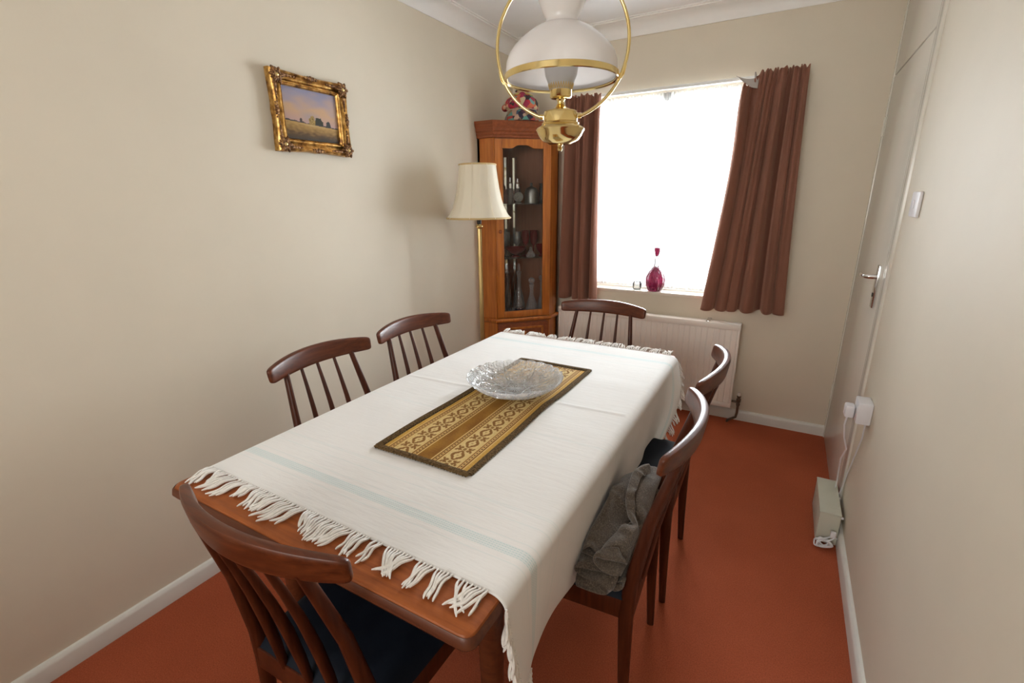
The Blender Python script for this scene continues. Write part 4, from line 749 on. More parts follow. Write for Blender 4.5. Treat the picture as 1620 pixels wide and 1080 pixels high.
# ------------------------------------------------------------------ table runner
def runner():
    X0, X1, Y0, Y1 = -.945, -.610, .850, 1.742
    t = thing('table_runner', 'gold and brown brocade runner with scroll bands, lying on the white tablecloth', 'table runner', ((X0 + X1) / 2, (Y0 + Y1) / 2, CT + .0045))
    W, L = X1 - X0, Y1 - Y0; tb = .024
    def bend(u, v):                                 # gentle waviness of the right edge
        return .012 * exp(-((v - .50) / .16) ** 2) * u + .002 * sin(9 * v)
    def hgt(u, v):
        return .0025 * sin(7 * v + 3 * u) ** 2 + .006 * exp(-((v - .55) / .05) ** 2) * smooth01((u - .55) / .4)
    def pt(u, v, dz=0): return Vector((-W / 2 + W * u + bend(u, v) * -1, -L / 2 + L * v, hgt(u, v) * .6 + dz))
    cream, gold, brown, dark, mid = (.62, .45, .20), (.50, .28, .06), (.19, .075, .012), (.075, .025, .008), (.33, .16, .022)
    def mixc(a, b, k): return tuple(x + (y - x) * k for x, y in zip(a, b))
    def scroll(x, y):                               # x across the band -1..1, y along in band half-widths
        per = 2.5; j = math.floor(y / per + .5); yy = y - j * per
        ink = 0.0
        r = math.hypot(x * 1.0, yy)
        if abs(r - .52) < .15 and not (abs(x) < .10): ink = 1
        if r < .12: ink = max(ink, .6)
        for sx in (-1, 1):                          # S-scrolls between the rings
            for sy in (-1, 1):
                cx_, cy_ = sx * .50, sy * (per / 2 - .34); rr_ = math.hypot(x - cx_, yy - cy_)
                a = atan2(yy - cy_, (x - cx_) * sx)
                if abs(rr_ - (.30 - .05 * a * sy)) < .115 and not (abs(a * sy + 1.2) < .8): ink = max(ink, 1)
                if rr_ < .10: ink = max(ink, .9)
        if abs(x) < .16 and abs(abs(yy) - per / 2) < .22: ink = max(ink, .9)
        return ink
    def col(u, v):
        x = (u - .5) * (W - 2 * tb) / (W / 2) ; ax = abs(u - .5) * 2; y = v * (L - 2 * tb)
        n_ = noise.noise(Vector((u * 60, v * 160, 0)))
        def line(c, w): return abs(ax - c) < w
        c = cream
        if ax < .155: c = mixc(mid, brown, .5 + .5 * noise.noise(Vector((u * 8, v * 16, 2))))
        elif line(.175, .014): c = (.62, .42, .16)
        elif line(.20, .012): c = brown
        elif ax < .27:
            c = (.50, .31, .11)
            if abs(ax - .237) < .014 and (y / .0125) % 1 < .42: c = dark
        elif line(.285, .014): c = brown
        elif ax < .76:
            xx = (ax - .525) / .205; s_ = 1 if u > .5 else -1
            ink = scroll(xx * 1.0, y / ((W - 2 * tb) * .1025) + (0.6 if s_ > 0 else 0))
            c = mixc(cream, brown, ink * .92)
            if not ink and abs(xx) > .82 and ((y / .006) % 1 < .4): c = mixc(cream, gold, .4)
        elif line(.775, .012): c = brown
        elif ax < .85:
            c = (.52, .32, .12)
            if abs(ax - .815) < .014 and (y / .0125) % 1 < .42: c = dark
        elif line(.865, .014): c = brown
        elif ax < .91: c = (.62, .42, .16)
        else: c = gold
        k = 1 + .18 * n_
        return tuple(max(0, q * k) for q in c)
    bm = B(); nu, nv = 210, 470
    lay = bm.loops.layers.float_color.new('pattern')
    u0, v0 = tb / W, tb / L
    f_ = lambda u: u0 + (1 - 2 * u0) * u
    g_ = lambda v: v0 + (1 - 2 * v0) * v
    cc = [[col(i / nu, j / nv) for j in range(nv + 1)] for i in range(nu + 1)]
    vs = [[bm.verts.new(pt(f_(i / nu), g_(j / nv))) for j in range(nv + 1)] for i in range(nu + 1)]
    for i in range(nu):
        for j in range(nv):
            f = bm.faces.new((vs[i][j], vs[i + 1][j], vs[i + 1][j + 1], vs[i][j + 1]))
            for l, (a, b) in zip(f.loops, ((i, j), (i + 1, j), (i + 1, j + 1), (i, j + 1))): l[lay] = (*cc[a][b], 1)
    o = link_mesh('fabric', bm, M['runner'], t, 80, fix=False); solid(o, .0016, -1)
    # plaited braid border: two interleaved cords all the way round
    path = []
    def seg(a, b, n): return [(a[0] + (b[0] - a[0]) * k / n, a[1] + (b[1] - a[1]) * k / n) for k in range(n)]
    i_ = .5 * tb; c4 = [(i_ / W, i_ / L), (1 - i_ / W, i_ / L), (1 - i_ / W, 1 - i_ / L), (i_ / W, 1 - i_ / L)]
    for a, b, n in ((c4[0], c4[1], 130), (c4[1], c4[2], 350), (c4[2], c4[3], 130), (c4[3], c4[0], 350)): path += seg(a, b, n)
    bm = B()
    P3 = [pt(u, v, .002) for u, v in path]; m = len(P3)
    for ph in (0, 1, 2):
        pts = []
        for k in range(m):
            tg = (P3[(k + 1) % m] - P3[(k - 1) % m]).normalized(); nr = Vector((-tg.y, tg.x, 0))
            a = 2 * pi * (k / 8.0) + ph * 2 * pi / 3
            pts.append(P3[k] + nr * (.0085 * sin(a)) + Vector((0, 0, .0014 * cos(2 * a) + .0010)))
        tube(bm, pts, .0042, 5, wrap=True, flat=.55)
    link_mesh('braid_border', bm, M['braid'], t, 60)
runner()

# ------------------------------------------------------------------ crystal bowl
def bowl():
    cx, cy, z0 = -.785, 1.400, CT + .0085
    t = thing('crystal_bowl', 'shallow cut-crystal bowl with scalloped rim, standing on the brocade runner', 'bowl', (cx, cy, z0))
    R = .170
    prof = [(0, .006), (.3, .006), (.50, .008), (.68, .016), (.82, .028), (.93, .042), (1.0, .056)]
    def rad_at(q):
        k = q * (len(prof) - 1); i = min(int(k), len(prof) - 2); f = k - i
        return (prof[i][0] + (prof[i + 1][0] - prof[i][0]) * f) * R, prof[i][1] + (prof[i + 1][1] - prof[i][1]) * f
    def cut(a, r):
        # intersecting arc cuts and hobstars give raised and sunk facets
        d = 0
        for k in range(8):
            c = Vector((cos(k * pi / 4), sin(k * pi / 4))) * R * .95; p = Vector((r * cos(a), r * sin(a)))
            e = abs((p - c).length - R * .72); d = max(d, 1 - e / .0045)
        star = abs(sin(8 * a)) if r < R * .25 else 0
        return max(0, d), star
    bm = B(); n = 240; m = 64
    def P(q, a, outer):
        r, z = rad_at(q); d, st = cut(a, r)
        sc_ = 1 + (.022 * abs(sin(a * 12)) + .008 * abs(sin(a * 36))) * smooth01((q - .8) / .2)
        zz = z + .004 * abs(sin(a * 12)) * smooth01((q - .85) / .15)
        th = .0045 + .0015 * st
        if outer: zz -= th; zz -= .0018 * (1 - d) * 0 + .0022 * d; zz += .0012 * abs(sin(30 * a)) * abs(sin(60 * q))
        return Vector((r * sc_ * cos(a), r * sc_ * sin(a), zz))
    for outer in (0, 1):
        vs = [[bm.verts.new(P(j / m, 2 * pi * i / n, outer)) for i in range(n)] for j in range(1, m + 1)]
        c = bm.verts.new((0, 0, prof[0][1] - (.0045 if outer else 0)))
        for i in range(n):
            bm.faces.new((c, vs[0][i], vs[0][(i + 1) % n]))
            for j in range(m - 1): bm.faces.new((vs[j][i], vs[j + 1][i], vs[j + 1][(i + 1) % n], vs[j][(i + 1) % n]))
        if outer:
            for i in range(n): bm.faces.new((last[i], vs[-1][i], vs[-1][(i + 1) % n], last[(i + 1) % n]))
        last = vs[-1]
    link_mesh('dish', bm, M['crystal'], t, 12)
    # the cut lines themselves: fine ribs of polished glass on the inside
    bm = B()
    for k in range(8):
        c = Vector((cos(k * pi / 4), sin(k * pi / 4))) * R * .95; pts = []
        for j in range(60):
            a = 2 * pi * j / 60; p = c + Vector((cos(a), sin(a))) * R * .72
            if p.length < R * .95:
                r = p.length; lo, hi = 0.0, 1.0
                for _ in range(20):
                    md = (lo + hi) / 2
                    if rad_at(md)[0] < r: lo = md
                    else: hi = md
                pts.append((j, Vector((p.x, p.y, rad_at(lo)[1] + .0006))))
        runs = []; 
        for j, p in pts:
            if runs and runs[-1][-1][0] == j - 1: runs[-1].append((j, p))
            else: runs.append([(j, p)])
        if len(runs) > 1 and runs[0][0][0] == 0 and runs[-1][-1][0] == 59:
            runs[0] = runs.pop() + runs[0]
        for r_ in runs:
            if len(r_) > 3: tube(bm, [p for _, p in r_], .0013, 4)
    def surf(x, y):
        r = math.hypot(x, y); lo, hi = 0.0, 1.0
        for _ in range(18):
            md = (lo + hi) / 2
            if rad_at(md)[0] < r: lo = md
            else: hi = md
        return Vector((x, y, rad_at(lo)[1] + .0006))
    for k in range(8):                                  # hobstars: small starbursts between the arcs
        for rc, rs, na in ((R * .76, .022, 8), (R * .42, .015, 6)):
            a0 = (k + (.5 if rc > .1 else 0)) * pi / 4; cx_, cy_ = rc * cos(a0), rc * sin(a0)
            for q in range(na):
                b = 2 * pi * q / na + a0
                tube(bm, [surf(cx_ + rs * f * cos(b), cy_ + rs * f * sin(b)) for f in (.15, .5, 1)], [.0014, .0011, .0003], 4)
    for q in range(16):
        b = 2 * pi * q / 16; tube(bm, [surf(R * f * cos(b), R * f * sin(b)) for f in (.02, .10, .20)], [.0016, .0014, .0003], 4)
    for q in range(72):                                 # fan cuts up to the rim
        b = 2 * pi * q / 72; tube(bm, [surf(R * f * cos(b), R * f * sin(b)) for f in (.90, .95, .985)], [.0004, .0012, .0014], 4)
    link_mesh('cut_lines', bm, thin_glass('polished_cut', (.98, .98, .98), 1.8, .05, body=.55), t, 30)
    bm = B(); lathe(bm, [(.055, .001), (.058, -.004 + .001), (.062, -.004), (.060, .003)], 40); link_mesh('foot_ring', bm, M['crystal'], t)
bowl()

# ------------------------------------------------------------------ pendant lamp
def pendant():
    t = thing('pendant_lamp', 'brass pendant oil-style lamp with white opal glass shade above the table', 'lamp', (-.624, 1.40, 0))
    k = .945; SZ = lambda z: 1.744 + (z - 1.768) * .93
    def pr(l): return [(r * k, z) for r, z in l]
    bm = B()
    outer = [(.1655, 1.768), (.168, 1.79), (.1655, 1.812), (.158, 1.832), (.145, 1.850), (.127, 1.868), (.107, 1.884), (.088, 1.897), (.070, 1.906), (.054, 1.913), (.049, 1.918), (.0475, 1.926), (.052, 1.936), (.060, 1.952), (.068, 1.972), (.073, 1.990)]
    inner = [(r - .003, z - .001) for r, z in outer[::-1]]
    outer = [(r, SZ(z)) for r, z in outer]; inner = [(r - .003, z - .001) for r, z in outer[::-1]]
    lathe(bm, pr(outer + inner + [outer[0]]), 96); link_mesh('glass_shade', bm, M['opal'], t, 60)
    bm = B(); lathe(bm, [(r * k, z - .024) for r, z in [(.170, 1.760), (.1725, 1.762), (.1725, 1.776), (.170, 1.778), (.1665, 1.776), (.165, 1.763), (.170, 1.760)]], 96); link_mesh('shade_ring', bm, M['brass'], t)
    bm = B(); lathe(bm, pr([(0, 1.568), (.034, 1.568), (.040, 1.572), (.056, 1.578), (.066, 1.590), (.073, 1.603), (.076, 1.607), (.073, 1.612), (.062, 1.617), (.057, 1.622), (.058, 1.625), (.053, 1.628), (.052, 1.653), (.050, 1.657), (.034, 1.661), (.018, 1.668), (.011, 1.676), (.010, 1.684), (.014, 1.690), (.030, 1.692), (.033, 1.695), (.033, 1.714), (.034, 1.716), (.031, 1.717), (0, 1.716)]), 64)
    link_mesh('font', bm, M['brass'], t, 50)
    bm = B(); lathe(bm, [(0, 1.548), (.005, 1.549), (.008, 1.555), (.005, 1.561), (.009, 1.566), (.009, 1.569)], 20); link_mesh('finial', bm, M['brass'], t)
    bm = B(); nn = 30   # pierced gallery crown
    for i in range(nn):
        a = 2 * pi * i / nn; a2 = a + pi / nn
        p = lambda aa, r, z: (r * cos(aa), r * sin(aa), z)
        tube(bm, [p(a, .032, 1.714), p(a2, .036, 1.728), p(a2 + pi / nn, .034, 1.740)], .0013, 4); tube(bm, [p(a, .034, 1.740), p(a2, .036, 1.728), p(a2 + pi / nn, .032, 1.714)], .0013, 4)
    lathe(bm, [(.033, 1.739), (.0355, 1.741), (.033, 1.743), (.033, 1.739)], 40)
    link_mesh('gallery', bm, M['brass_sat'], t)
    bm = B(); ch = [(.031, 1.712), (.036, 1.728), (.045, 1.750), (.0485, 1.770), (.046, 1.795), (.036, 1.825), (.026, 1.86), (.023, 1.90), (.023, 2.0)]
    lathe(bm, ch + [(r - .0015, z) for r, z in ch[::-1]] + [ch[0]], 48); link_mesh('chimney', bm, M['frosted'], t, 60)
    # harp hoop, facing the near end of the table
    ax = Vector((cos(radians(19)), sin(radians(19)), 0))
    bm = B(); pts = []
    a0 = .30
    for i in range(61):
        a = a0 + (2 * pi - 2 * a0) * i / 60
        pts.append(ax * (.186 * sin(a)) + Vector((0, 0, 1.828 - .194 * cos(a))))
    tube(bm, pts, .0048, 12); link_mesh('harp', bm, M['brass'], t, 60)
    for s in (-1, 1):
        bm = B(); tube(bm, [ax * s * .050 + Vector((0, 0, 1.644)), ax * s * .060 + Vector((0, 0, 1.645))], .0075, 12); link_mesh('harp_screw', bm, M['brass'], t)
        bm = B(); tube(bm, [ax * s * .1815 + Vector((0, 0, 1.770)), ax * s * .176 + Vector((0, 0, 1.746)), ax * s * .168 + Vector((0, 0, 1.736)), ax * s * .160 + Vector((0, 0, 1.738))], .002, 8); link_mesh('hook', bm, M['brass'], t)
    bm = B(); lathe(bm, [(0, 2.018), (.02, 2.02), (.024, 2.03), (.012, 2.045), (.006, 2.06), (0, 2.06)], 24); link_mesh('harp_cap', bm, M['brass'], t)
    z = 2.06; i = 0
    while z < ZC - .03:
        bm = B(); pts = []
        for j in range(14):
            a = 2 * pi * j / 14; w = .007 * cos(a); h = .014 * sin(a)
            pts.append((w if i % 2 else 0, 0 if i % 2 else w, z + h + .008))
        tube(bm, pts, .0018, 6, wrap=True); link_mesh('chain_link', bm, M['brass'], t); z += .0215; i += 1
    bm = B(); lathe(bm, [(0, ZC - .035), (.02, ZC - .034), (.045, ZC - .02), (.05, ZC), (0, ZC)], 32); link_mesh('ceiling_rose', bm, M['brass'], t)
pendant()

# ------------------------------------------------------------------ floor lamp
def floor_lamp():
    t = thing('floor_lamp', 'brass standard lamp with cream bell shade in front of the corner cabinet', 'lamp', (-1.577, 2.40, 0))
    bm = B(); lathe(bm, [(0, 0), (.13, 0), (.132, .008), (.125, .02), (.07, .032), (.03, .05), (.02, .07), (.016, .075), (0, .076)], 48); link_mesh('base', bm, M['brass_sat'], t)
    bm = B(); lathe(bm, [(.0125, .07), (.0125, 1.255)], 20, mod=lambda a, k: 1 + .08 * cos(8 * a)); link_mesh('pole', bm, M['brass_sat'], t, 50)
    bm = B(); lathe(bm, [(.012, 1.25), (.016, 1.253), (.023, 1.262), (.023, 1.266), (.014, 1.272), (.010, 1.278), (0, 1.28)], 24); link_mesh('collar', bm, M['brass'], t)
    bm = B(); lathe(bm, [(.0, 1.277), (.013, 1.278), (.013, 1.33), (.009, 1.335), (0, 1.335)], 20); link_mesh('bulb_holder', bm, M['black'], t)
    prof = [(.188, 1.312), (.172, 1.330), (.153, 1.365), (.136, 1.415), (.123, 1.475), (.114, 1.535), (.108, 1.580), (.106, 1.603)]
    md = lambda a, k: 1 - .022 * abs(sin(4 * a + .4)) ** .8 * 1
    bm = B(); lathe(bm, prof + [(r - .002, z) for r, z in prof[::-1]] + [prof[0]], 128, mod=md); sh = link_mesh('shade', bm, M['lampshade'], t, 60)
    bm = B(); lathe(bm, [(.187, 1.306), (.1905, 1.309), (.190, 1.316), (.186, 1.317), (.187, 1.306)], 128, mod=md); link_mesh('braid_trim', bm, M['shade_trim'], sh)
    bm = B(); lathe(bm, [(.105, 1.599), (.109, 1.600), (.109, 1.607), (.105, 1.608), (.105, 1.599)], 128, mod=md); link_mesh('braid_trim', bm, M['shade_trim'], sh)
    bm = B()
    for i in range(8):
        a = 2 * pi * i / 8 + .3
        tube(bm, [((r + .0005) * cos(a), (r + .0005) * sin(a), z) for r, z in prof], .0012, 5)
    link_mesh('seams', bm, M['lampshade'], sh)
floor_lamp()

# ------------------------------------------------------------------ corner cabinet
P2 = Vector((-1.685, 2.755, 0)); E = Vector((cos(pi / 4), sin(pi / 4), 0)); NI = Vector((-sin(pi / 4), cos(pi / 4), 0)); DW = .386
def cabinet():
    t = thing('corner_cabinet', 'tall honey-coloured wooden corner cabinet with a glazed door', 'cabinet')
    ex, ey = XL + .004, 3.153
    xr_ = -1.412
    def foot(o):     # outline grown by o on the visible sides
        q = o * .414
        return [(ex, ey), (ex, 2.755 - o), (-1.685 + q, 2.755 - o), (xr_ + o, 3.028 - q), (xr_ + o, ey)]
    bm = B()   # carcass: back panels, side returns, floor, ceiling
    prism(bm, [(ex, ey), (ex, 2.755), (ex + .015, 2.755), (ex + .015, ey - .015), (xr_, ey - .015), (xr_, ey)], .0, 1.79)
    prism(bm, foot(-.003), .57, .60); prism(bm, foot(-.003), 1.765, 1.79)
    link_mesh('carcass', bm, M['yew_in'], t, 0)
    bm = B(); prism(bm, [(ex, 2.775), (ex, 2.755), (-1.685, 2.755), (-1.673, 2.775)], 0, 1.79); link_mesh('side_panel', bm, M['yew'], t, 0)
    bm = B(); prism(bm, [(xr_, ey), (xr_, 3.028), (xr_ - .018, 3.014), (xr_ - .018, ey)], 0, 1.79); link_mesh('side_panel', bm, M['yew'], t, 0)
    # cornice
    bm = B(); loft(bm, [[(x, y, z) for x, y in foot(o)] for o, z in ((.004, 1.787), (.008, 1.79), (.008, 1.803), (.013, 1.808), (.013, 1.822), (.018, 1.828), (.019, 1.845), (.026, 1.858), (.030, 1.872), (.031, 1.886), (0, 1.888))]); link_mesh('cornice', bm, M['yew_dark'], t, 20)
    bm = B(); loft(bm, [[(x, y, z) for x, y in foot(o)] for o, z in ((.002, .582), (.012, .586), (.020, .595), (.020, .606), (.014, .612), (0, .613))]); link_mesh('waist_shelf', bm, M['yew'], t, 20)
    bm = B(); loft(bm, [[(x, y, z) for x, y in foot(o)] for o, z in ((.012, 0), (.012, .05), (.006, .062), (.0, .064))]); link_mesh('plinth', bm, M['yew'], t, 20)
    # door helper in door coordinates: a along, b outward, z
    def D(a, b, z): return P2 + E * a - NI * b + Vector((0, 0, z))
    def dbox(bm, a0, a1, b0, b1, z0, z1, bev=.0):
        vs = box(bm, a0, a1, b0, b1, z0, z1, bev)
        for v in vs: v.co = D(v.co.x, v.co.y, v.co.z)
    dr = bpy.data.objects.new('glazed_door', None)
    # frame with an arched top rail
    bm = B(); z0, z1, st = .618, 1.782, .048
    dbox(bm, .006, .006 + st, -.012, .006, z0, z1, .003); dbox(bm, DW - .006 - st, DW - .006, -.012, .006, z0, z1, .003)
    dbox(bm, .006 + st, DW - .006 - st, -.012, .006, z0, z0 + .045, .003)
    n = 24; a0, a1 = .006 + st, DW - .006 - st; rings = []
    for i in range(n + 1):
        u = i / n; a = a0 + (a1 - a0) * u; arch = .020 * smooth01((u - .22) / .18) * smooth01((.78 - u) / .18)
        zl = z1 - .052 + arch - .004
        rings.append([D(a, -.012, zl), D(a, .006, zl), D(a, .006, z1), D(a, -.012, z1)])
    loft(bm, rings)
    dr = link_mesh('glazed_door', bm, M['yew'], t, 30)
    bm = B(); dbox(bm, a0 - .004, a1 + .004, -.005, -.002, z0 + .04, z1 - .026); link_mesh('glass_pane', bm, M['cabglass'], dr, 0)
    bm = B(); tube(bm, [D(.030, .006, 1.21), D(.030, .016, 1.21), D(.030, .020, 1.21), D(.030, .026, 1.21)], [.006, .006, .012, .008], 14); link_mesh('knob', bm, M['yew_dark'], dr)
    # pale edge strip along the glass
    bm = B(); dbox(bm, a0 - .001, a0 + .004, -.003, .004, z0 + .044, z1 - .058); link_mesh('glazing_bead', bm, M['yew'], dr)
    # lower door
    bm = B(); dbox(bm, .006, DW - .006, -.012, .006, .07, .575, .003); ld = link_mesh('lower_door', bm, M['yew_dark'], t)
    bm = B()
    for zz0, zz1, aa0, aa1 in ((.53, .545, .045, DW - .045), (.12, .135, .045, DW - .045)): dbox(bm, aa0, aa1, .004, .010, zz0, zz1, .002)
    for aa0 in (.045, DW - .06): dbox(bm, aa0, aa0 + .015, .004, .010, .12, .545, .002)
    link_mesh('moulding', bm, M['yew'], ld)
    bm = B(); tube(bm, [D(.20, .006, .50), D(.20, .016, .50), D(.20, .020, .50), D(.20, .027, .50)], [.006, .006, .012, .008], 14); link_mesh('knob', bm, M['yew'], ld)
    # keyplate-like dark catch on the hinge stile
    bm = B(); dbox(bm, -.002, .006, -.004, .010, 1.44, 1.56, .001); link_mesh('hinge', bm, M['black'], t)
    for z in (1.385, 1.030):
        bm = B(); prism(bm, [(ex + .016, ey - .016), (ex + .016, 2.778), (-1.680, 2.778), (xr_ - .02, 3.036), (xr_ - .02, ey - .016)], z - .006, z); link_mesh('glass_shelf', bm, thin_glass('shelf_glass_%d' % int(z * 100), (.80, .86, .84), 1.5), t, 0)
    # mirror strips on the back panels
    bm = B()
    box(bm, ex + .0152, ex + .018, 3.060, 3.118, .62, 1.70)
    for xa, xb in ((-1.762, -1.728), (-1.520, -1.490)): box(bm, xa, xb, ey - .018, ey - .0152, .62, 1.70)
    link_mesh('mirror_strips', bm, M['mirror'], t, 0)
    bm = B(); lathe(bm, [(0, 1.765), (.022, 1.764), (.022, 1.757), (0, 1.755)], 20, tuple(D(.19, -.13, 0))); link_mesh('downlight', bm, M['chrome'], t)
cabinet()
def CP(a, b, z): p = P2 + E * a + NI * b; return (p.x, p.y, z + .0006)
def ware(name, label, cat, a, b, z, parts, group=None, n=28):
    t = thing(name, label, cat, CP(a, b, z), 0, group)
    for nm, prof, mat in parts:
        bm = B(); lathe(bm, prof, n); link_mesh(nm, bm, M[mat], t, 40)
    return t
S1, S2, S3 = 1.385, 1.030, .600 + .0125
def single(name, label, cat, a, b, z, prof, mat, n=28, mod=None):
    bm = B(); lathe(bm, prof, n, mod=mod); o = link_mesh(name, bm, M[mat], None, 40); o.location = CP(a, b, z); return tag(o, label, cat)
# upper shelf
bm = B(); box(bm, -.024, .024, -.02, .02, 0, .062, .004); box(bm, -.027, .027, -.023, .023, .062, .07, .002); box(bm, -.02, .02, -.015, .015, .0705, .095, .004)
o = link_mesh('trinket_box', bm, M['pinkglass']); o.location = CP(.075, .05, S1); o.rotation_euler = (0, 0, pi / 4)
tag(o, 'pinkish square glass box at the left of the cabinet top shelf', 'box')
ware('cocktail_shaker', 'clear glass shaker with tall chrome lid, top shelf beside the pink box', 'shaker', .125, .075, S1, [('body', [(0, 0), (.022, 0), (.024, .004), (.023, .095), (.019, .10), (0, .1)], 'crystal_in'), ('lid', [(.020, .098), (.021, .104), (.020, .130), (.012, .138), (.011, .165), (.008, .17), (0, .17)], 'chrome')])
ware('cocktail_shaker', 'chrome-lidded glass shaker behind the round grey medallion, top shelf', 'shaker', .185, .105, S1, [('body', [(0, 0), (.022, 0), (.024, .004), (.023, .095), (.019, .10), (0, .1)], 'crystal_in'), ('lid', [(.020, .098), (.021, .104), (.020, .128), (.012, .136), (.011, .160), (.008, .165), (0, .165)], 'chrome')])
t = thing('medallion_ornament', 'round grey disc ornament on a small foot, middle of the cabinet top shelf', 'ornament', CP(.175, .045, S1), pi / 4)
bm = B(); lathe(bm, [(0, 0), (.024, 0), (.024, .006), (.01, .012), (0, .012)], 24); link_mesh('foot', bm, M['pewter'], t)
bm = B(); lathe(bm, [(0, -.005), (.026, -.005), (.031, -.008), (.033, 0), (.031, .008), (.026, .005), (0, .005)], 36)
for v in bm.verts: v.co = Vector((v.co.x, v.co.z, v.co.y + .043))
link_mesh('disc', bm, plain('grey_stone_disc', (.30, .30, .27), .7, var=.2, scale=60), t)
single('tankard', 'dark pewter lidded tankard with finial on the cabinet top shelf', 'tankard', .275, .075, S1, [(0, 0), (.045, 0), (.047, .006), (.044, .03), (.046, .07), (.040, .092), (.030, .103), (.012, .108), (.006, .116), (.010, .124), (.006, .134), (0, .136)], 'pewter')
single('candlestick', 'dark ribbed metal vase at the right end of the cabinet top shelf', 'vase', .345, .06, S1, [(0, 0), (.022, 0), (.018, .01), (.015, .04), (.019, .06), (.014, .08), (.018, .10), (.014, .115), (.018, .13), (0, .13)], 'black')
# middle shelf
glassprof = [(0, 0), (.028, 0), (.028, .003), (.005, .008), (.004, .06), (.010, .068), (.022, .085), (.028, .12), (.027, .165), (.025, .165), (.026, .12), (.020, .088), (0, .072)]
g0 = None
for i, (a, b, lb) in enumerate(((.070, .05, 'clear stemmed wine glass at the left end of the middle cabinet shelf'), (.120, .170, 'clear stemmed wine glass behind the ruby bowl, left of its twin'), (.200, .175, 'clear stemmed wine glass behind the ruby bowl, beside the ruby goblets'))):
    if g0 is None: g0 = single('wine_glass', lb, 'glass', a, b, S2, glassprof, 'crystal_in'); g0['group'] = 'clear wine glasses on the middle shelf'
    else:
        c = g0.copy(); COL.objects.link(c); c.location = CP(a, b, S2); c['label'] = lb
for i, (a, b, lb) in enumerate(((.252, .135, 'ruby red goblet on the middle cabinet shelf, left one of the pair'), (.312, .135, 'ruby red goblet on the middle cabinet shelf, right one of the pair'))):
    o = single('ruby_goblet', lb, 'glass', a, b, S2, [(r, z * 1.05) for r, z in glassprof], 'ruby'); o['group'] = 'ruby goblets on the middle shelf'
bw = [(0, .0), (.03, .0), (.03, .004), (.012, .012), (.02, .018), (.05, .03), (.070, .052), (.074, .066), (.071, .066), (.066, .052), (.045, .034), (0, .024)]
single('ruby_bowl', 'wide ruby glass bowl at the front of the middle cabinet shelf', 'bowl', .165, .086, S2, bw, 'ruby', 40)
single('ruby_bowl', 'small ruby glass dish on the right of the middle cabinet shelf', 'bowl', .340, .056, S2, [(r * .5, z * 1.25) for r, z in bw], 'ruby', 32)
single('glass_stopper', 'small pyramid-shaped clear cut-glass ornament on the middle cabinet shelf', 'ornament', .262, .046, S2, [(0, 0), (.03, 0), (.032, .012), (.018, .035), (.008, .05), (.011, .058), (.006, .066), (0, .068)], 'crystal', 10)
# bottom shelf
def decanter(lb, a, b, h, r, ball, mat='crystal_in'):
    t = thing('decanter', lb, 'decanter', CP(a, b, S3), 0, 'decanters in the bottom of the cabinet')
    bm = B(); pr = [(0, 0), (r * .8, 0), (r, h * .06), (r * .98, h * .22), (r * .72, h * .42), (r * .36, h * .62), (r * .26, h * .85), (r * .42, h * .98), (r * .40, h), (r * .22, h * .98), (0, h * .97)]
    lathe(bm, pr, 28, mod=(lambda a_, k: 1 + .03 * cos(14 * a_)) if ball else None); link_mesh('body', bm, M['crystal' if ball else mat], t, 40)
    bm = B()
    if ball: lathe(bm, [(0, h * .97)] + [(.022 * sin(pi * q / 8) + .004 * (q == 1), h * .97 + .034 - .022 * cos(pi * q / 8)) for q in range(1, 8)] + [(0, h * .97 + .056)], 14)
    else: lathe(bm, [(0, h * .98), (.006, h * .98), (.011, h + .02), (.007, h + .05), (0, h + .055)], 14)
    link_mesh('stopper', bm, M['crystal'], t, 30)
decanter('tall slim clear decanter at the left edge behind the cabinet glass', .060, .05, .26, .036, False)
decanter('slim clear decanter at the back of the cabinet bottom', .122, .158, .30, .034, False)
decanter('teardrop-shaped clear carafe in the middle of the cabinet bottom', .195, .115, .31, .045, False)
decanter('cut-glass decanter with ball stopper, beside the teardrop carafe', .275, .065, .22, .042, True)
decanter('cut-glass decanter with ball stopper, at the right end of the cabinet bottom', .350, .062, .235, .032, True)
ware('salt_pot', 'small cobalt blue glass pot with silver rim on the cabinet bottom', 'pot', .175, .040, S3, [('bowl', [(0, 0), (.024, 0), (.028, .012), (.028, .05), (.026, .058), (0, .056)], 'cobalt'), ('rim', [(.026, .055), (.031, .058), (.031, .066), (.02, .070), (0, .070)], 'chrome')])
single('tumbler', 'short clear tumbler left of the blue pot on the cabinet bottom', 'glass', .122, .042, S3, [(0, 0), (.022, 0), (.024, .055), (.024, .055), (.020, .005), (0, .005)], 'crystal_in')

